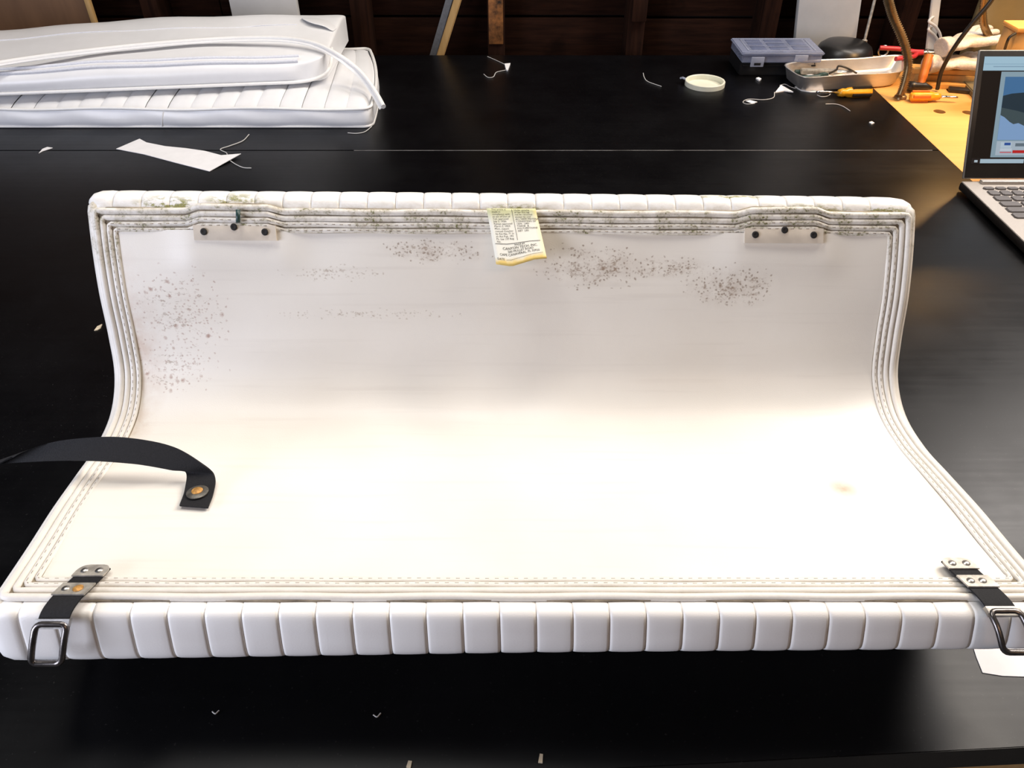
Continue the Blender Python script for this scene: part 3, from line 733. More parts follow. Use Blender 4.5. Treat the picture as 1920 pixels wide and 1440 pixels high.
NS = len(sec); xs = [U0 + (ux1 - 0.055 - U0) * i / 24 for i in range(25)]
rE = 0.055
ends = [(ux1 - rE + rE * math.sin(PI / 2 * k / 9), math.cos(PI / 2 * k / 9)) for k in range(1, 10)]
vs, uvs = [], []
cols = [(x, 1.0) for x in xs] + ends
mid_d = 0.14
for (x, e_) in cols:
    for q in sec:
        ee = 1 - (1 - e_) * 0.55
        d_ = q.x; z_ = q.y
        if e_ < 1:   # round the end in plan: front corner with radius, and soften the height
            lim = rE * (1 - e_) * 0.55
            d_ = min(max(d_, lim + (q.x) * 0.05), DEP - lim * 0.8)
            z_ = q.y * (0.80 + 0.20 * e_ ** 0.5) + 0.004 * (1 - e_)
        z_ += 0.0022 * math.sin(x * 9 + 1.3) * (q.y / 0.06) + 0.0012 * math.sin(x * 31 + q.x * 20) * (q.y / 0.06)
        sag = -0.022 * max(0, (-0.78 - x)) * 1.5 * (q.y / 0.06)
        vs.append(c2(x, d_, ZB + z_ + sag))
fs = grid_faces(len(cols), NS) + [[i * NS, (i + 1) * NS, (i + 1) * NS + NS - 1, i * NS + NS - 1] for i in range(len(cols) - 1)]
fs.append([(len(cols) - 1) * NS + j for j in range(NS)]); fs.append([j for j in range(NS)])
obj('cover', vs, fs, M_VINYL, cu2)
def c2s(x, d, h=0.0):
    """point on top of the smooth cushion's front and top outline"""
    best = min(range(NS), key=lambda i: abs(sec[i].x - d) + (0 if i < NS * 0.75 else 9) + (5 if i < NS * 0.22 else 0))
    q = sec[best]
    z_ = q.y + 0.0022 * math.sin(x * 9 + 1.3) * (q.y / 0.06) + 0.0012 * math.sin(x * 31 + q.x * 20) * (q.y / 0.06) - 0.033 * max(0, (-0.78 - x)) * (q.y / 0.06)
    return c2(x, d, ZB + z_ + h)
# front bottom piping, running round the right end
pp = [c2(x, -0.002, ZB + 0.0045) for x in xs[:-1]] + [c2(ux1 - 0.06, -0.002, ZB + 0.0045), c2(ux1 - 0.030, 0.002, ZB + 0.006), c2(ux1 - 0.008, 0.014, ZB + 0.010), c2(ux1 + 0.002, 0.034, ZB + 0.018), c2(ux1 + 0.003, 0.06, ZB + 0.028), c2(ux1 - 0.001, 0.09, ZB + 0.038)]
tube('piping', cat(pp, 3), 0.0032, M_VINYLT, cu2, 8)
# zipper along the front edge: two folded lips and tape
zx1 = at(558, 116, ZB + 0.04).x
def zpt(x, d, h): return c2s(x, d, h)
zs = [U0 + 0.02 + (zx1 - U0 - 0.02) * i / 30 for i in range(31)]
tube('zipper_lip', [zpt(x, 0.006, 0.0012) for x in zs], 0.0034, M_ZIP, cu2, 8)
tube('zipper_lip', [zpt(x, 0.020, 0.0010) for x in zs], 0.0030, M_ZIP, cu2, 8)
# top seam line
tube('top_seam', [c2s(x, 0.165 + 0.004 * math.sin(x * 12), 0.0002) for x in [U0 + 0.02 + (ux1 - 0.10 - U0) * i / 40 for i in range(41)]], 0.0011, M_ZIP, cu2, 5)
# folded corner flap at the far right end
v_, f_ = [], []
fl_pts = [[(-0.085, 0.215, 0.006), (-0.035, 0.215, 0.002), (0.000, 0.205, -0.008)], [(-0.075, 0.185, 0.010), (-0.030, 0.180, 0.008), (0.000, 0.165, -0.004)], [(-0.045, 0.150, 0.008), (-0.018, 0.145, 0.005), (-0.002, 0.130, -0.006)]]
for row in fl_pts:
    for (dx, d, h) in row: v_.append(c2(ux1 + dx, d, ZB + 0.062 + h))
b = len(v_)
v_ += [q - Vector((0, 0, 0.003)) for q in v_]
f_ = grid_faces(3, 3) + [f[::-1] for f in grid_faces(3, 3, b)] + [[a_, b_, b + b_, b + a_] for a_, b_ in ((0, 1), (1, 2), (2, 5), (5, 8), (8, 7), (7, 6), (6, 3), (3, 0))]
fo = obj('corner_flap', v_, f_, M_VINYL, cu2)
md = fo.modifiers.new('subsurf', 'SUBSURF'); md.levels = md.render_levels = 2

# loose piping cord draped over both cushions
cord_px = [(-60, 130, 0.112), (0, 118, 0.110), (80, 106, 0.111), (160, 96, 0.113), (250, 86, 0.114), (340, 78, 0.1155), (440, 72, 0.1165), (530, 72, 0.1165), (590, 82, 0.112), (635, 104, 0.098), (668, 128, 0.078), (690, 152, 0.062), (707, 178, 0.045), (719, 200, 0.034)]
cd = thing('piping_cord', 'loose white piping cord draped across the stacked cushions, end in the air', 'cord', at(300, 80, 0.10))
tube('cord', cat([at(q[0], q[1], q[2] + 0.0035) for q in cord_px], 6), 0.0046, M_VINYLT, cd, 10)
ca, cb = cat([at(q[0], q[1], q[2] + 0.0035) for q in cord_px], 6), []
vs, fs = [], []
for i, q in enumerate(ca):
    fl_ = Vector((0, -0.012, -0.0045)) if i < 48 else Vector((-0.010 * min(1, (i - 48) / 10), -0.012 * max(0.3, 1 - (i - 48) / 30), -0.006))
    fl_ = fl_ * 0.75
    t = (ca[min(i + 1, len(ca) - 1)] - ca[max(i - 1, 0)]).normalized(); nn = t.cross(fl_).normalized() * 0.0006
    vs += [q + nn, q + fl_ + nn, q + fl_ - nn, q - nn]
for i in range(len(ca) - 1):
    for k in range(4): fs.append([4 * i + k, 4 * i + (k + 1) % 4, 4 * i + 4 + (k + 1) % 4, 4 * i + 4 + k])
sharp(obj('sewing_flange', vs, fs, M_VINYL, cd), 50)

# ---------------------------------------------------------------- scraps and threads on the table
def sheet(name, pix, label, cat_, m=None, z=0.0, th=0.0008, curl=None):
    P_ = [at(q[0], q[1], z + (q[2] if len(q) > 2 else 0)) for q in pix]; n = len(P_)
    vs = [p + Vector((0, 0, th + 0.0003)) for p in P_] + [p + Vector((0, 0, 0.0003)) for p in P_]
    fs = [list(range(n)), list(range(2 * n - 1, n - 1, -1))] + [[i, (i + 1) % n, n + (i + 1) % n, n + i] for i in range(n)]
    o = sharp(obj(name, vs, fs, m or M_PAPER, None), 50); recenter(o); return tag(o, label, cat_)
sheet('vinyl_strip', [(218, 280), (262, 261), (275, 268), (310, 275), (350, 279), (385, 284), (415, 292), (452, 289, 0.004), (393, 322), (330, 306), (270, 290)], 'slanted white offcut strip lying in front of the stacked cushions', 'offcut')
sheet('vinyl_scrap', [(73, 288), (80, 280), (89, 276.5), (99, 278), (90, 281), (80, 284)], 'tiny curved white scrap left of the white offcut strip', 'scrap')
sheet('vinyl_scrap', [(946, 122), (957, 121), (952, 134), (949, 133)], 'tiny white triangular scrap near the far edge of the table', 'scrap', th=0.003)
sheet('vinyl_scrap', [(1453, 175), (1464, 161, 0.004), (1487, 174, 0.003), (1470, 172, 0.0)], 'folded white triangular scrap in front of the metal tray', 'scrap', th=0.002)
sheet('vinyl_strip', [(1490, 164), (1500, 166), (1543, 170), (1546, 174), (1520, 174), (1502, 171)], 'narrow white strip between folded scrap and amber screwdriver', 'offcut', th=0.002)
sheet('vinyl_scrap', [(1398, 190), (1406, 188.5), (1420, 192), (1410, 195)], 'small white scrap at the end of the curled thread', 'scrap')
sheet('foam_crumb', [(1417, 149), (1422, 147.5), (1427, 150), (1423, 153)], 'white crumb right of the tape ring', 'crumb', th=0.003)
sheet('foam_crumb', [(1629, 231), (1634, 229.5), (1639, 232), (1634, 234)], 'white crumb by the edge of the plywood bench', 'crumb', th=0.002)
sheet('foam_crumb', [(177, 621), (183, 613), (192, 609), (189, 616), (183, 620)], 'pale chip beside the left edge of the boat seat', 'crumb', M_CHIP, th=0.001)
sheet('wood_chip', [(762, 1440), (766, 1428), (773, 1429), (770, 1442)], 'pale chip at the front edge of the table, the left one', 'chip', M_CHIP, th=0.0015)
sheet('wood_chip', [(1009, 1431), (1012, 1415), (1018, 1416), (1017, 1432)], 'pale chip at the front edge of the table, the right one', 'chip', M_CHIP, th=0.0015)
sheet('white_rag', [(1822, 1206), (1830, 1232), (1842, 1262), (1880, 1268), (1935, 1270), (1990, 1262), (2010, 1215), (1960, 1196), (1880, 1190)], 'white paper piece under the right front corner of the seat', 'paper', th=0.0004)
def thread(pts, label, r=0.00075, m=None):
    o = tube('thread', cat([at(x, y, 0.0012) for x, y in pts], 6), r, m or M_THREAD, None, 5); recenter(o); return tag(o, label, 'thread')
thread([(467, 252), (455, 264), (432, 273), (413, 280), (425, 287), (425, 297)], 'bent pale thread behind the tip of the offcut strip')
thread([(430, 300), (442, 308), (456, 314), (471, 315)], 'short pale thread in front of the offcut strip')
thread([(652, 249), (668, 250), (684, 247), (697, 237)], 'pale thread under the right corner of the pleated cushion')
thread([(914, 106), (928, 112), (943, 119), (948, 122)], 'fine thread behind the far white triangle scrap')
thread([(907, 139), (915, 145), (925, 144), (930, 136), (940, 133), (950, 131)], 'curling thread in front of the far white triangle scrap')
thread([(1206, 137), (1208, 145), (1215, 153), (1240, 162)], 'short curved thread left of the tape ring')
thread([(1452, 173), (1450, 183), (1432, 187), (1404, 186), (1393, 191), (1400, 195), (1415, 194)], 'curled thread left of the folded white scrap')
thread([(1548, 195), (1566, 195), (1580, 199), (1594, 208)], 'thread in front of the amber screwdriver')
thread([(1462, 160), (1472, 158), (1482, 163), (1492, 166)], 'thread joining the folded scrap and white strip', m=M_THREAD)
thread([(1532, 178), (1540, 181), (1552, 180), (1558, 175)], 'tiny loop of thread beneath the amber screwdriver shaft')
thread([(398, 1334), (404, 1338), (411, 1332)], 'tiny thread on the dark table front, left', 0.0005)
thread([(700, 1340), (707, 1344), (714, 1337)], 'tiny thread on the dark table front, middle', 0.0005)

# tape ring
rc = at(1321, 160, 0)
tr = thing('tape_ring', 'pale plastic ring lying on the black table left of the organizer', 'ring', rc)
lathe('band', [(0.0405, 0.0003), (0.0415, 0.0003), (0.0415, 0.0095), (0.0408, 0.0103), (0.0378, 0.0103), (0.0370, 0.0095), (0.0370, 0.0003), (0.0405, 0.0003)], rc, mat('cream_plastic', (0.72, 0.71, 0.58), 0.4, var=0.04), tr, 48)
tube('loose_end', [rc + Vector((-0.040, 0.010, 0.010)), rc + Vector((-0.046, 0.012, 0.012)), rc + Vector((-0.049, 0.018, 0.009))], 0.0022, M_BOXRIB, tr, 6)

# ---------------------------------------------------------------- laptop
lp = thing('laptop', 'open laptop with champagne keyboard deck and dark screen at the right edge', 'laptop', (0.875, 1.04, 0))
LX0, LX1, LY0, LY1 = 0.716, 1.042, 0.935, 1.160
sharp(box('base', ((LX0 + LX1) / 2, (LY0 + LY1) / 2, 0.0095), (LX1 - LX0, LY1 - LY0, 0.013), M_LAPDARK, lp, 0.003))
base = prism('deck', [(LX0 + 0.001, LY0 + 0.001), (LX1 - 0.001, LY0 + 0.001), (LX1 - 0.001, LY1 - 0.002), (LX0 + 0.001, LY1 - 0.002)], 0.0150, 0.0172, M_LAPGREY, lp, 0.0006)
box('hinge_bar', ((LX0 + LX1) / 2 + 0.002, LY1 - 0.009, 0.0195), (LX1 - LX0 - 0.05, 0.010, 0.006), M_LAPGREY, lp, 0.002)
box('touchpad', ((LX0 + LX1) / 2, LY0 + 0.045, 0.0172), (0.105, 0.065, 0.0006), mat('touchpad_grey', (0.40, 0.37, 0.34), 0.4, 0.3, 0.03), lp, 0.0001)
for fx in (LX0 + 0.02, LX1 - 0.02):
    for fy in (LY0 + 0.02, LY1 - 0.02): lathe('rubber_foot', [(0, 0), (0.006, 0), (0.006, 0.0035), (0, 0.0035)], (fx, fy, 0), M_BLACK, lp, 12)
kw = thing('keyboard', '', '', (0, 0, 0)); bpy.data.objects.remove(kw)
kme = {}
def key(x, y, sx, sy):
    k_ = (round(sx, 4), round(sy, 4))
    if k_ not in kme:
        bm = bmesh.new(); bmesh.ops.create_cube(bm, size=1)
        for v in bm.verts:
            tp = 0.90 if v.co.z > 0 else 1.0
            v.co = Vector((v.co.x * sx * tp, v.co.y * sy * tp, v.co.z * 0.0022))
        bmesh.ops.bevel(bm, geom=[e for e in bm.edges if abs(e.verts[0].co.z - e.verts[1].co.z) > 1e-4], offset=0.0016, segments=2, affect='EDGES')
        me = bpy.data.meshes.new('key'); bm.to_mesh(me); bm.free(); me.materials.append(M_KEY); kme[k_] = me
    o = bpy.data.objects.new('key', kme[k_]); C.objects.link(o); o.parent = base
    o.location = Vector((x, y, 0.0183)) - wloc(base)
KX, KY = LX0 + 0.021, LY1 - 0.026
row = KY
for c_ in range(15): key(KX + 0.0092 + c_ * 0.0189, row - 0.004, 0.0165, 0.0082)
offs = [(0.0, 1.0), (0.0, 1.45), (0.0, 1.75), (0.0, 2.25), (0.0, 1.3)]
row -= 0.0205
for r_, (ox, fw) in enumerate(offs):
    x = KX
    c_ = 0
    while x < KX + 0.283 - 0.01:
        wd = 0.0189 * (fw if c_ == 0 else (5.0 if (r_ == 4 and c_ == 3) else 1.0)); wd = min(wd, KX + 0.2835 - x)
        key(x + wd / 2, row, wd - 0.0026, 0.0158); x += wd; c_ += 1
    row -= 0.0189
# lid, leaning back
LB = Vector((0, LY1 - 0.004, 0.018)); LT = Vector((0, 1.243, 0.193))
ld = (LT - LB); LL = ld.length; ld.normalize(); lnrm = Vector((0, -ld.z, ld.y))   # towards the viewer
def lidp(x, h, n=0.0): return Vector((x, 0, 0)) + LB + ld * h + lnrm * n
def lidbox(name, x0, x1, h0, h1, n0, n1, m, parent, bev=0.0, r=0.0):
    rot = Matrix((Vector((1, 0, 0)), ld, lnrm)).transposed()
    cc = lidp((x0 + x1) / 2, (h0 + h1) / 2, (n0 + n1) / 2)
    return box(name, cc, (x1 - x0, h1 - h0, n1 - n0), m, parent, bev, rot)
lid = lidbox('lid', LX0 + 0.002, LX1 - 0.002, 0.004, LL, -0.006, 0.0, M_LAPGREY, lp, 0.002)
lidbox('bezel', LX0 + 0.003, LX1 - 0.003, 0.005, LL - 0.0015, 0.0002, 0.0012, M_LAPDARK, lid, 0.0004)
def scr_mat(name, c_, e_=1.0): return mat(name, tuple(q * 0.2 for q in c_), 0.3, var=0.02, bump=0, emit=(*c_, e_ * 0.62))
SX0, SX1, SH0, SH1 = LX0 + 0.010, LX1 - 0.010, 0.027, LL - 0.010
disp = lidbox('display', SX0, SX1, SH0, SH1, 0.0013, 0.0016, scr_mat('screen_dark', (0.012, 0.008, 0.006)), lid)
SWd, SHt = SX1 - SX0, SH1 - SH0
def pic(x0, x1, y0, y1, c_, lvl, name='screen_image'):
    n0 = 0.0016 + 0.00012 * lvl
    return lidbox(name, SX0 + x0 * SWd, SX0 + x1 * SWd, SH0 + y0 * SHt, SH0 + y1 * SHt, n0, n0 + 0.00008, scr_mat('screen_%02x%02x%02x' % tuple(int(255 * q) for q in c_), c_), disp)
def picpoly(pts, c_, lvl):
    n0 = 0.0016 + 0.00012 * lvl
    obj('screen_image', [lidp(SX0 + x * SWd, SH0 + y * SHt, n0) for x, y in pts], [list(range(len(pts)))], scr_mat('screen_%02x%02x%02x' % tuple(int(255 * q) for q in c_), c_), disp, smooth=False)
pic(0.0, 1.0, 0.872, 1.0, (0.33, 0.50, 0.62), 1)               # toolbar
pic(0.005, 0.99, 0.93, 0.934, (0.22, 0.36, 0.48), 2); pic(0.05, 0.5, 0.905, 0.912, (0.20, 0.31, 0.42), 2)
pic(0.095, 1.0, 0.06, 0.862, (0.23, 0.33, 0.40), 1)            # page
pic(0.118, 1.0, 0.225, 0.815, (0.055, 0.15, 0.31), 2)          # picture: blue sky
picpoly([(0.118, 0.64), (0.16, 0.66), (0.22, 0.67), (0.34, 0.665), (0.36, 0.50), (0.30, 0.44), (0.23, 0.45), (0.14, 0.50), (0.118, 0.53)], (0.02, 0.035, 0.05), 3)
picpoly([(0.118, 0.53), (0.2, 0.50), (0.26, 0.47), (0.30, 0.45), (0.36, 0.50), (0.6, 0.55), (0.6, 0.30), (0.3, 0.30), (0.2, 0.34), (0.118, 0.42)], (0.05, 0.075, 0.085), 3.5)
picpoly([(0.118, 0.46), (0.14, 0.44), (0.17, 0.395), (0.19, 0.375), (0.215, 0.385), (0.245, 0.36), (0.27, 0.325), (0.30, 0.33), (0.34, 0.30), (0.45, 0.29), (0.45, 0.226), (0.118, 0.226)], (0.20, 0.33, 0.55), 4)
pic(0.118, 1.0, 0.08, 0.215, (0.36, 0.44, 0.52), 2)
pic(0.14, 0.195, 0.150, 0.205, (0.42, 0.52, 0.62), 3); pic(0.158, 0.19, 0.175, 0.20, (0.03, 0.08, 0.30), 4)
pic(0.14, 0.20, 0.120, 0.145, (0.48, 0.55, 0.64), 3); pic(0.215, 0.5, 0.165, 0.195, (0.12, 0.16, 0.20), 3)
pic(0.14, 0.20, 0.103, 0.113, (0.50, 0.10, 0.12), 3); pic(0.205, 0.6, 0.100, 0.128, (0.45, 0.02, 0.02), 3)
pic(0.0, 1.0, 0.0, 0.05, (0.02, 0.015, 0.014), 1); pic(0.045, 0.27, 0.004, 0.044, (0.36, 0.48, 0.57), 2); pic(0.015, 0.032, 0.012, 0.034, (0.40, 0.48, 0.54), 2)
for k in range(6): pic(0.29 + 0.045 * k, 0.315 + 0.045 * k, 0.012, 0.036, (0.08, 0.10, 0.13), 2)

# ---------------------------------------------------------------- organizer box on a black case
oc = thing('black_case', 'flat black case under the clear organizer box', 'case', at(1450, 115, 0))
bl, br = at(1385, 133, 0.0), at(1545, 130, 0)
a0 = Vector((at(1388, 112, 0.04).x, at(1388, 116, 0.032).y, 0)); 
FLp, FRp, BLp, BRp = at(1388, 118, 0.030), at(1541, 116, 0.030), at(1360, 74, 0.046), at(1503, 74, 0.046)
ox0, ox1 = FLp.x, FRp.x; oy0, oy1 = FLp.y, at(1360, 70, 0.052).y
prism('case_body', [(ox0 + 0.004, oy0 + 0.012), (ox1 - 0.01, oy0 + 0.012), (ox1 - 0.01, oy1), (ox0 + 0.004, oy1)], 0.0, 0.0285, M_BLACK, oc, 0.002)
box('case_lip', ((ox0 + ox1) / 2, oy0 + 0.0115, 0.021), (ox1 - ox0 - 0.02, 0.003, 0.003), M_BLACK, oc, 0.0005)
ob = thing('organizer_box', 'clear bluish plastic organizer box with compartments on the black case', 'storage box', ((ox0 + ox1) / 2, (oy0 + oy1) / 2, 0.029))
oz0, oz1 = 0.029, 0.051
prism('box_body', [(ox0 + 0.003, oy0 + 0.003), (ox1 - 0.003, oy0 + 0.003), (ox1 - 0.003, oy1 - 0.003), (ox0 + 0.003, oy1 - 0.003)], oz0, oz1 - 0.0062, M_BOXPL, ob, 0.002)
lidb = prism('box_lid', [(ox0, oy0), (ox1, oy0), (ox1, oy1), (ox0, oy1)], oz1 - 0.006, oz1, M_BOXPL, ob, 0.002)
ow, od = ox1 - ox0, oy1 - oy0
for (fx0, fx1, fy0, fy1) in ((0.09, 0.91, 0.10, 0.12), (0.09, 0.91, 0.88, 0.90), (0.09, 0.104, 0.10, 0.90), (0.896, 0.91, 0.10, 0.90)):
    box('lid_ridge', (ox0 + ow * (fx0 + fx1) / 2, oy0 + od * (fy0 + fy1) / 2, oz1 + 0.0006), (ow * (fx1 - fx0), od * (fy1 - fy0), 0.0012), M_BOXRIB, lidb, 0.0003)
for (fx0, fx1, fy0, fy1) in ((0.15, 0.33, 0.20, 0.42), (0.15, 0.33, 0.50, 0.68), (0.15, 0.33, 0.74, 0.85), (0.38, 0.60, 0.20, 0.36), (0.38, 0.60, 0.44, 0.62), (0.38, 0.60, 0.70, 0.85), (0.66, 0.86, 0.20, 0.42), (0.66, 0.86, 0.50, 0.85)):
    box('compartment', (ox0 + ow * (fx0 + fx1) / 2, oy0 + od * (fy0 + fy1) / 2, oz1 + 0.0003), (ow * (fx1 - fx0), od * (fy1 - fy0), 0.0006), mat('compartment_blue', (0.13, 0.15, 0.24), 0.3, var=0.1), lidb, 0.0002)
box('front_rim', ((ox0 + ox1) / 2, oy0 - 0.0008, oz1 - 0.001), (ow * 0.94, 0.0015, 0.0018), M_BOXRIB, ob, 0.0004)
for fx, dz_ in ((0.20, 0.0), (0.72, 0.008)):
    la = box('latch', (ox0 + ow * fx, oy0 - 0.003, oz0 + 0.004 + dz_), (0.028, 0.004, 0.020 - dz_), M_BOXRIB, ob, 0.0012)
    box('latch_window', (ox0 + ow * fx, oy0 - 0.0053, oz0 + 0.000 + dz_), (0.014, 0.0008, 0.005), M_BOXPL if dz_ else M_BLACK, la, 0.0002)

# black dome behind the organizer
dp = at(1566, 104, 0.0); dp.y = 1.825
dm = thing('black_dome', 'low black dome behind the metal tray and the organizer box', 'dome', (dp.x, dp.y, 0))
lathe('shell', [(0.0, 0.046), (0.025, 0.0455), (0.045, 0.042), (0.056, 0.034), (0.062, 0.020), (0.063, 0.004), (0.0635, 0.0), (0.0, 0.0)], (dp.x, dp.y, 0), M_BLACK, dm, 40)
lathe('rim_ring', [(0.0615, 0.010), (0.0640, 0.011), (0.0640, 0.014), (0.0612, 0.015)], (dp.x, dp.y, 0), M_BLACK, dm, 40)

# ---------------------------------------------------------------- aluminium tray with tools
RZ = 0.030
rim = [at(1503, 148, RZ), at(1694, 136, RZ), at(1694, 103, RZ), at(1580, 110, RZ), at(1466, 119, RZ)]
ctr = sum(rim, Vector()) / 5
trh = thing('metal_tray', 'shallow aluminium tray holding pliers, behind the amber screwdriver', 'tray', (ctr.x, ctr.y, 0))
def dens(poly, m_=8):
    out = []
    for i in range(len(poly)):
        for k in range(m_): out.append(poly[i].lerp(poly[(i + 1) % len(poly)], k / m_))
    return out
def smoothring(r_, it=2):
    for _ in range(it): r_ = [(r_[i - 1] + r_[i] * 2 + r_[(i + 1) % len(r_)]) / 4 for i in range(len(r_))]
    return r_
R0 = smoothring(dens(rim))
def inset(f, z): return [Vector((ctr.x + (q.x - ctr.x) * f, ctr.y + (q.y - ctr.y) * f, z)) for q in R0]
lev = [inset(0.90, 0.0008), inset(0.93, 0.004), inset(0.985, RZ - 0.002), inset(1.0, RZ), inset(1.01, RZ + 0.0008), inset(0.985, RZ + 0.0012), inset(0.965, RZ - 0.002), inset(0.905, 0.0055), inset(0.87, 0.0025)]
NRr = len(R0); vs = [q for r_ in lev for q in r_]
for r_i in range(2, 7):
    for k in range(NRr): vs[r_i * NRr + k] = vs[r_i * NRr + k] + Vector((0, 0, 0.0015 * math.sin(k * 0.5)))
fs = [[i * NRr + k, i * NRr + (k + 1) % NRr, (i + 1) * NRr + (k + 1) % NRr, (i + 1) * NRr + k] for i in range(len(lev) - 1) for k in range(NRr)]
fs += [list(range(NRr)), [(len(lev) - 1) * NRr + k for k in range(NRr)]]
obj('pan', vs, fs, M_ALU, trh)
def pliers(c, ang, L, grip, label, tilt=0.0, open_=0.10):
    t = thing('pliers', label, 'pliers', c)
    R = rz(ang)
    def P_(x, y, z): return Vector(c) + R @ Vector((x, y, z + 0.006 + x * tilt))
    for sgn in (-1, 1):
        tube('handle', cat([P_(-0.010, 0, 0.001 * sgn), P_(-0.030, sgn * 0.010, 0), P_(-L * 0.5, sgn * (0.012 + open_ * 0.05), 0), P_(-L, sgn * (0.010 + open_ * 0.10), 0)], 4), 0.0050, grip, t, 8)
        v, f = tube_data([P_(-0.012, -sgn * 0.004, 0), P_(0.004, sgn * 0.0045, 0), P_(0.020, sgn * 0.0040, 0), P_(0.042, sgn * 0.0016, 0)], [0.0045, 0.0055, 0.0042, 0.0018], 8)
        obj('jaw', v, f, M_STEEL, t)
    lathe('pivot', [(0, 0.0035), (0.003, 0.0030), (0.005, 0.0015), (0.005, -0.003)], P_(-0.002, 0, 0.004), M_STEEL, t, 14)
    return t
pliers(at(1560, 142, 0.008), 0.06, 0.075, M_GREEN, 'pliers with dark green grips lying in the aluminium tray', 0.04)
hk = tube('hex_key', cat([at(1555, 138, 0.016), at(1568, 131, 0.022), at(1572, 124, 0.026), at(1584, 126, 0.024), at(1606, 137, 0.010)], 5), 0.0022, M_DARKSTEEL, None, 6); recenter(hk); tag(hk, 'bent black wire tool resting in the aluminium tray', 'tool')
fb = box('steel_file', at(1535, 134, 0.016), (0.075, 0.016, 0.010), M_DULL, None, 0.002, rz(-0.08)); recenter(fb); tag(fb, 'grey steel block resting on the pliers in the tray', 'tool')
zc_ = at(1540, 128, 0.02)
# screwdrivers
def screwdriver(p0, p1, p2, hr, m, stripe, label, sr=0.0028):
    p0, p1, p2 = Vector(p0), Vector(p1), Vector(p2); t = thing('screwdriver', label, 'screwdriver', (p0.x, p0.y, 0))
    ax = (p1 - p0); Lh = ax.length; ax.normalize(); R = ax.to_track_quat('Z', 'Y').to_matrix()
    vs, fs = [], []; n = 12
    prof_ = [(0.0, 0.55), (0.03, 0.85), (0.10, 1.0), (0.55, 1.0), (0.72, 0.92), (0.80, 0.72), (0.88, 0.80), (1.0, 0.60)]
    for (q, rr_) in prof_:
        for k in range(n * 2):
            an = 2 * PI * k / (n * 2); fl_ = 1.0 if k % 4 < 2 or q > 0.75 else 0.90
            vs.append(p0 + R @ Vector((hr * rr_ * fl_ * math.cos(an), hr * rr_ * fl_ * math.sin(an), q * Lh)))
    n2 = n * 2
    for i in range(len(prof_) - 1):
        for k in range(n2): fs.append([i * n2 + k, i * n2 + (k + 1) % n2, (i + 1) * n2 + (k + 1) % n2, (i + 1) * n2 + k])
    fs += [list(range(n2)), [(len(prof_) - 1) * n2 + k for k in range(n2)]]
    h = obj('handle', vs, fs, m, t)
    for k in range(4):
        an = PI / 4 + PI / 2 * k + 0.5
        o_ = R @ Vector((hr * 0.93 * math.cos(an), hr * 0.93 * math.sin(an), 0))
        tube('stripe', [p0 + o_ + ax * Lh * 0.06, p0 + o_ + ax * Lh * 0.62], hr * 0.34, stripe, h, 6)
    v, f = tube_data([p1 - ax * 0.004, p1 + (p2 - p1) * 0.85, p2], [sr, sr, sr * 0.6], 8); obj('shaft', v, f, M_CHROME, t)
    return t
screwdriver(at(1634, 172, 0.0085), at(1572, 174, 0.0085), at(1530, 172, 0.0085), 0.0105, M_YEL, M_BLACK, 'screwdriver with amber and black handle in front of the tray')
screwdriver(at(1706, 181, 0.009), at(1762, 181, 0.009), at(1796, 183, 0.009), 0.0095, M_YEL, M_ORANGE, 'screwdriver with orange handle lying on the plywood bench')

# hammer standing on its head
hb = at(1722, 172, 0.0)
hm = thing('hammer', 'small hammer standing head down on the plywood bench, orange wooden handle', 'hammer', (hb.x, hb.y, 0))
v, f = tube_data([hb + Vector((-0.024, 0.0, 0.011)), hb + Vector((-0.014, 0, 0.011)), hb + Vector((-0.010, 0, 0.011)), hb + Vector((0.008, 0, 0.011)), hb + Vector((0.024, -0.002, 0.008))], [0.010, 0.010, 0.0085, 0.0085, 0.0030], 10)
obj('hammer_head', v, f, M_DARKSTEEL, hm)
topp = onY(1742, 104, hb.y + 0.035)
tube('handle', cat([hb + Vector((0, 0, 0.010)), (hb + Vector((0, 0, 0.010))).lerp(topp, 0.3), (hb + Vector((0, 0, 0.010))).lerp(topp, 0.65), topp], 4), [0.0075] * 4 + [0.0085] * 4 + [0.0095] * 5, M_HANDLE, hm, 10)

# red handled pliers and dark bar behind the hammer
pliers(Vector((at(1740, 106, 0.03).x, 1.768, 0.0305)), 0.06, 0.090, M_RED, 'pliers with red grips lying behind the hammer', 0.0, 0.3).name = 'pliers'
kb = box('steel_bar', Vector((at(1738, 100, 0.02).x, 1.782, 0.0142)), (0.10, 0.020, 0.0305), M_DARKSTEEL, None, 0.003, rz(0.10)); recenter(kb); kb.location.z = -0.0010; tag(kb, 'dark steel bar under the red-handled pliers behind the tray', 'bar')
# small ring (steel key ring) beside the red grips
kr = at(1656, 97, 0.010)
o = tube('steel_ring', [Vector((kr.x + 0.011 * math.cos(2 * PI * k / 20), kr.y, 0.0118 + 0.011 * math.sin(2 * PI * k / 20))) for k in range(20)], 0.0022, M_STEEL, None, 6, True); recenter(o); tag(o, 'upright steel ring behind the tray, left of the red grips', 'ring')

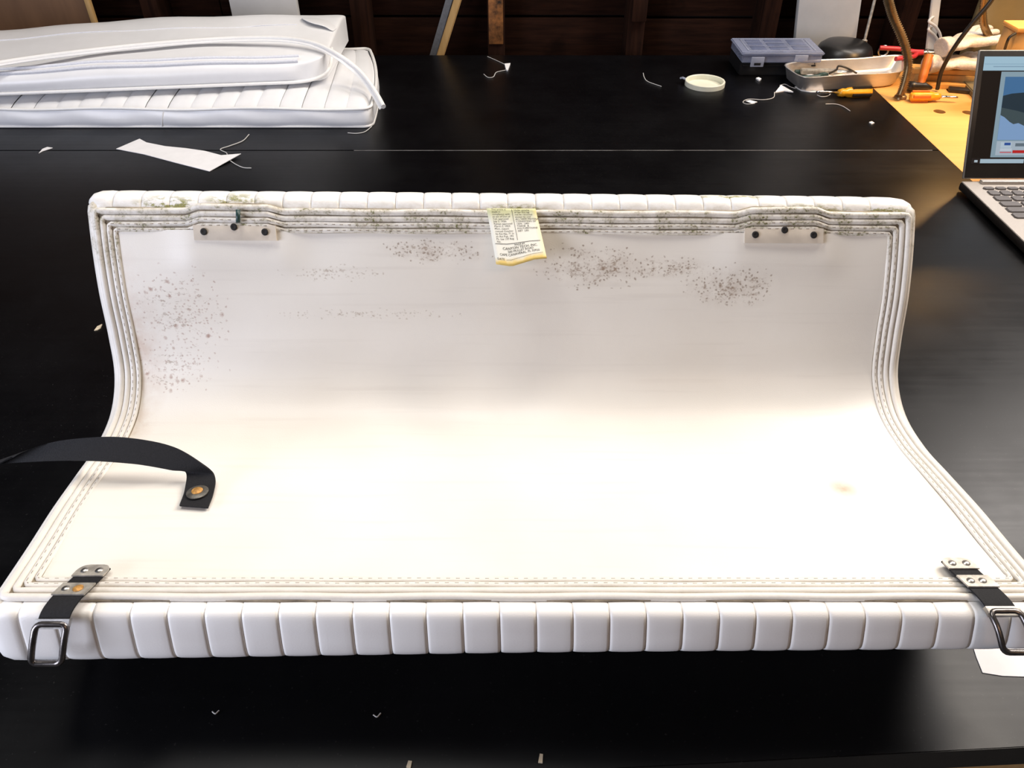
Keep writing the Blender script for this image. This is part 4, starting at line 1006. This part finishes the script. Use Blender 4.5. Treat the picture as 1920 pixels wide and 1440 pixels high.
# gooseneck lamp: flange, flexible neck, shade and bulb above the frame
gb = at(1688, 183, 0.0)
gl = thing('gooseneck_lamp', 'bronze gooseneck lamp rising from the plywood bench past the tray', 'lamp', (gb.x, gb.y, 0))
lathe('flange', [(0.0, 0.0065), (0.009, 0.006), (0.012, 0.003), (0.0125, -0.001), (0.0, -0.001)], gb, M_BRONZE, gl, 24)
neck_px = [(1688, 178, 1.578), (1693, 165, 1.580), (1700, 140, 1.584), (1703, 118, 1.588), (1698, 90, 1.592), (1688, 62, 1.596), (1676, 35, 1.60), (1668, 10, 1.60), (1664, -15, 1.60)]
nk = [onY(*q) for q in neck_px]
last = nk[-1]
nk += [last + Vector((-0.004, 0.0, 0.05)), last + Vector((0.01, 0.0, 0.12)), last + Vector((0.06, -0.02, 0.19)), last + Vector((0.14, -0.05, 0.215)), last + Vector((0.21, -0.085, 0.185))]
npts = cat(nk, 14)
rad = [0.0074 + 0.0016 * (1 if i % 2 else -1) for i in range(len(npts))]
v, f = tube_data(npts, rad, 12); obj('flexible_neck', v, f, M_BRONZE, gl, smooth=True)
he = npts[-1]; hd = Vector((0.10, -0.12, -0.9)).normalized(); R = (-hd).to_track_quat('Z', 'Y').to_matrix()
lathe('lamp_shade', [(0.012, 0.045), (0.018, 0.040), (0.030, 0.020), (0.055, -0.040), (0.057, -0.040), (0.033, 0.022), (0.020, 0.044), (0.010, 0.050)], he, M_OLIVE, gl, 32, rot=R)
lathe('bulb', [(0.0, -0.030), (0.012, -0.026), (0.019, -0.012), (0.017, 0.002), (0.010, 0.014), (0.009, 0.030)], he, mat('warm_bulb', (0.9, 0.8, 0.6), 0.4, emit=(1.0, 0.60, 0.22, 6.0)), gl, 20, rot=R)
ldt = bpy.data.lights.new('bulb_light', 'SPOT'); ldt.energy = 4.8; ldt.color = (1.0, 0.56, 0.20); ldt.shadow_soft_size = 0.02; ldt.spot_size = math.radians(140); ldt.spot_blend = 0.5
lo = bpy.data.objects.new('bulb_light', ldt); C.objects.link(lo); lo.parent = gl; lo.location = he + hd * 0.046 - wloc(gl); lo.rotation_euler = hd.to_track_quat('-Z', 'Y').to_euler()

# thin rod with a socket
rb = at(1611, 105, 0.0); rb.y = min(rb.y, 1.86)
rd = thing('antenna_rod', 'thin grey rod standing in a black socket behind the tray', 'rod', (rb.x, rb.y, 0))
rtop = onY(1645, -20, rb.y + 0.03)
lathe('socket', [(0.0, 0.030), (0.0065, 0.029), (0.0085, 0.0), (0.0, 0.0)], rb, M_BLACK, rd, 14)
tube('rod', [rb + Vector((0, 0, 0.026)), rtop, rtop + (rtop - rb) * 1.2], 0.0034, M_DULL, rd, 8)
lathe('collar', [(0.0036, 0.028), (0.0060, 0.029), (0.0060, 0.037), (0.0036, 0.038)], rb, M_DULL, rd, 12)

# white bracket leaning behind
b0 = at(1706, 96, 0.0); b0.y = 1.80
b1 = onY(1762, -60, 1.83)
bk = thing('metal_bracket', 'white metal bracket with a triangular brace leaning behind the gooseneck lamp', 'bracket', (b0.x, b0.y, 0))
def bar(name, a, b, wd, th, m, parent):
    a, b = Vector(a), Vector(b); d = (b - a).normalized(); x = d.cross(Vector((0, -1, 0))).normalized(); y = d.cross(x).normalized()
    vs = []
    for p in (a, b):
        for sx, sy in ((-1, -1), (1, -1), (1, 1), (-1, 1)): vs.append(p + x * wd / 2 * sx + y * th / 2 * sy)
    o_ = obj(name, vs, [[0, 1, 2, 3], [4, 5, 6, 7], [0, 1, 5, 4], [1, 2, 6, 5], [2, 3, 7, 6], [3, 0, 4, 7]], m, parent, smooth=True)
    bm = bmesh.new(); bm.from_mesh(o_.data); bmesh.ops.bevel(bm, geom=bm.edges[:], offset=min(wd, th) * 0.2, segments=2, affect='EDGES'); bm.to_mesh(o_.data); bm.free()
    return sharp(o_, 35)
b0.z = 0.0
bar('upright', b0, b1, 0.019, 0.008, M_WHITE, bk)
br0 = onY(1733, 42, 1.805); br1 = onY(1762, 80, 1.805); br2 = onY(1752, 52, 1.805)
tube('brace', cat([b0.lerp(b1, 0.42), onY(1741, 55, 1.80), onY(1752, 66, 1.80), onY(1762, 80, 1.80), onY(1763, 66, 1.80), onY(1754, 50, 1.80), onY(1742, 40, 1.802), b0.lerp(b1, 0.52)], 5), 0.0030, M_WHITE, bk, 8)

# gloves
def glove(c, ang, label, tilt=0.2, sc=1.0):
    R = Matrix.Rotation(ang, 3, 'Z') @ Matrix.Rotation(-tilt, 3, 'Y')
    vs, fs = [], []
    def add(v, f):
        b_ = len(vs); vs.extend(v); fs.extend([[b_ + k for k in ff] for ff in f])
    def P_(x, y, z): return Vector(c) + R @ (Vector((x, y, z)) * sc)
    def ell(x, y, z, a, b_, c_):
        v, f = [], []; n, m_ = 14, 9
        for j in range(m_ + 1):
            th_ = PI * j / m_
            for k in range(n): v.append(P_(x + a * math.sin(th_) * math.cos(2 * PI * k / n), y + b_ * math.sin(th_) * math.sin(2 * PI * k / n), z + c_ * math.cos(th_)))
        for j in range(m_):
            for k in range(n): f.append([j * n + k, j * n + (k + 1) % n, (j + 1) * n + (k + 1) % n, (j + 1) * n + k])
        add(v, f)
    ell(0, 0, 0, 0.042, 0.036, 0.014); ell(-0.035, 0, -0.002, 0.032, 0.030, 0.013)
    for k, (y, L_, sp_, cz) in enumerate(((0.026, 0.050, 0.012, 0.004), (0.009, 0.060, 0.003, 0.010), (-0.009, 0.056, -0.003, 0.006), (-0.026, 0.044, -0.010, -0.002))):
        add(*tube_data(cat([P_(0.025, y * 0.9, 0), P_(0.025 + L_ * 0.5, y + sp_ * 0.6, cz), P_(0.025 + L_, y + sp_, cz * 0.3)], 4), [0.0085 * sc] * 5 + [0.008 * sc] * 3 + [0.005 * sc], 10))
    add(*tube_data(cat([P_(-0.01, -0.026, 0), P_(0.012, -0.046, 0.004), P_(0.034, -0.056, 0.002)], 4), [0.0105 * sc] * 5 + [0.009 * sc] * 3 + [0.005 * sc], 10))
    add(*tube_data([P_(-0.055, 0, 0), P_(-0.075, 0, 0), P_(-0.085, 0, 0)], [0.020 * sc, 0.023 * sc, 0.024 * sc], 14))
    o_ = obj('work_glove', vs, fs, M_GLOVE)
    md_ = o_.modifiers.new('r', 'REMESH'); md_.mode = 'VOXEL'; md_.voxel_size = 0.0028 * sc; md_.use_smooth_shade = True
    m2 = o_.modifiers.new('s', 'SMOOTH'); m2.iterations = 3
    me = bpy.data.meshes.new_from_object(o_.evaluated_get(bpy.context.evaluated_depsgraph_get())); o_.modifiers.clear()
    o_.data = me; me.name = 'work_glove'
    for p_ in me.polygons: p_.use_smooth = True
    recenter(o_); return tag(o_, label, 'glove')
GX = 0.925
glove((GX + 0.005, 1.675, 0.0445), 0.22, 'white knit work glove, the lower one, lying on the wood strips', 0.0, 0.85)
glove((GX + 0.020, 1.690, 0.0850), 0.40, 'white knit work glove lying on top of the other glove', 0.12, 0.85)

# black cable rod in front of the gloves
r0 = Vector((0.884, 1.631, 0.003)); o = tube('black_cable', cat([r0, onY(1766, 132, 1.628), onY(1790, 88, 1.612), onY(1822, 45, 1.600), onY(1856, 5, 1.592), onY(1890, -45, 1.59)], 6), 0.0042, M_BLACK, None, 8); recenter(o); tag(o, 'black cable rising in front of the gloves to the olive machine', 'cable')
# bronze flexible hose by the machine column
hpx = [onY(1852, -40, 1.66), onY(1846, -5, 1.665), onY(1843, 25, 1.67), onY(1846, 50, 1.675), onY(1856, 72, 1.69)]
hp = cat(hpx, 14); v, f = tube_data(hp, [0.0065 + 0.001 * (1 if i % 2 else -1) for i in range(len(hp))], 10)
o = obj('flexible_hose', v, f, M_BRONZE); recenter(o); tag(o, 'short bronze flexible hose against the olive machine column', 'hose')

# olive machine column behind the laptop
oc0 = Vector((0.985, 1.735, 0))
mc = thing('machine_column', 'olive beige metal machine column standing behind the laptop', 'machine', (oc0.x + 0.15, oc0.y + 0.03, 0))
f0, f1 = at(1800, 158), at(1826, 186)
prism('machine_foot', [(f0.x, f0.y), (f1.x, f1.y), (oc0.x + 0.33, f1.y - 0.02), (oc0.x + 0.33, 1.80), (oc0.x - 0.01, 1.80), (oc0.x - 0.015, 1.70)], -0.001, 0.010, M_OLIVE, mc, 0.002)
vs, fs = [], []
lv = [(0.010, 1.0), (0.03, 0.99), (0.10, 0.985), (0.25, 0.98), (0.40, 0.975), (0.43, 0.93)]
cx_, cy_ = oc0.x + 0.155, oc0.y + 0.032
for (z, k) in lv:
    for i in range(32):
        an = 2 * PI * i / 32; cc_, ss_ = math.cos(an), math.sin(an)
        vs.append((cx_ + 0.155 * k * math.copysign(abs(cc_) ** 0.45, cc_), cy_ + 0.032 * k * math.copysign(abs(ss_) ** 0.45, ss_), z))
fs = [[i * 32 + k, i * 32 + (k + 1) % 32, (i + 1) * 32 + (k + 1) % 32, (i + 1) * 32 + k] for i in range(len(lv) - 1) for k in range(32)] + [list(range(32)), [(len(lv) - 1) * 32 + k for k in range(32)]]
sharp(obj('machine_body', vs, fs, M_OLIVE, mc), 60)
box('machine_arm', (cx_ + 0.06, cy_ - 0.02, 0.49), (0.42, 0.10, 0.12), M_OLIVE, mc, 0.02)

# wooden box with a strap right of the column
wb0 = onY(1897, 62, 1.52)
wx = thing('wooden_box', 'small wooden box with black wire handle behind the laptop screen', 'box', (wb0.x + 0.06, 1.55, 0))
box('box_side', (wb0.x + 0.075, 1.545, (wb0.z - 0.001) / 2), (0.13, 0.05, wb0.z + 0.001), M_PINE, wx, 0.002)
box('box_cover', (wb0.x + 0.075, 1.545, wb0.z + 0.005), (0.135, 0.055, 0.008), M_PLY, wx, 0.001)
tube('wire_handle', cat([onY(1884, 92, 1.517), onY(1888, 80, 1.51), onY(1893, 70, 1.508), onY(1905, 62, 1.508)], 5), 0.0025, M_BLACK, wx, 6)

# wood strips stacked at the back of the bench, the gloves lie on them
for (y0_, y1_, x0_, x1_, z0_, z1_, m_, lab) in ((1.652, 1.668, 0.845, 0.965, -0.0010, 0.008, M_PLY, 'thin yellow wood strip nearest the hammer, at the back of the bench'),
        (1.672, 1.715, 0.850, 0.970, -0.0010, 0.020, M_PINE, 'thick pine strip under the gloves at the back of the bench'), (1.675, 1.712, 0.845, 0.972, 0.0202, 0.0300, M_PLY, 'thin wood strip stacked on the thick pine strip under the gloves')):
    o = prism('wood_strip', [(x0_, y0_), (x1_, y0_ - 0.012), (x1_, y1_ - 0.012), (x0_, y1_)], z0_, z1_, m_, None, 0.0008); recenter(o); tag(o, lab, 'wood strip')
o = box('dark_offcut', Vector((0.932, 1.625, 0.004)), (0.05, 0.020, 0.008), M_DARKSTEEL, None, 0.002, rz(-0.3)); recenter(o); o.location.z = -0.0010; tag(o, 'small dark metal plate at the foot of the olive machine', 'plate')

# ---------------------------------------------------------------- boards and sticks along the back wall
def wallboard(name, pxl, pxr, Y, z0, z1, th, m, label, cat_, lean=0.0):
    a_, b_ = onY(pxl, 20, Y), onY(pxr, 20, Y)
    o_ = box(name, ((a_.x + b_.x) / 2, Y + th / 2, (z0 + z1) / 2), (b_.x - a_.x, th, z1 - z0), m, None, 0.0015, Matrix.Rotation(lean, 3, 'Y')); recenter(o_); return tag(o_, label, cat_)
wallboard('painted_board', 433, 558, 1.905, -0.85, 1.2, 0.019, M_WHITE, 'white painted board against the wall above the stacked cushions', 'board')
wallboard('painted_board', 1488, 1603, 1.905, -0.85, 1.2, 0.019, M_WHITE, 'white painted board against the wall behind the organizer box', 'board', -0.13)
hbd = thing('hardboard_panel', 'brown hardboard panel with pale edge leaning at the far left', 'panel', (-1.5, 1.90, -0.85))
p_l, p_r = onY(-420, 20, 1.90), onY(166, 20, 1.90)
box('panel_face', ((p_l.x + p_r.x) / 2, 1.900, 0.10), (p_r.x - p_l.x, 0.010, 1.9), M_BROWNPLY, hbd, 0.001)
box('panel_edge', (p_r.x + 0.006, 1.899, 0.10), (0.011, 0.013, 1.9), M_PINE, hbd, 0.001)
def stick(name, pa, pb, wd, th, m, label, cat_, Y=1.89):
    a_, b_ = onY(*pa, Y), onY(*pb, Y); d_ = b_ - a_
    o_ = bar(name, a_ - d_ * 3, b_ + d_ * 3, wd, th, m, None); recenter(o_); return tag(o_, label, cat_)
stick('wooden_stick', (826, 103), (858, 0), 0.017, 0.012, M_PINE, 'pale wooden stick leaning on the wall beside the grey ruler', 'stick')
rl = stick('steel_ruler', (812, 103), (842, 0), 0.015, 0.004, M_RULER, 'grey steel ruler leaning on the wall left of the wooden stick', 'ruler', 1.906)
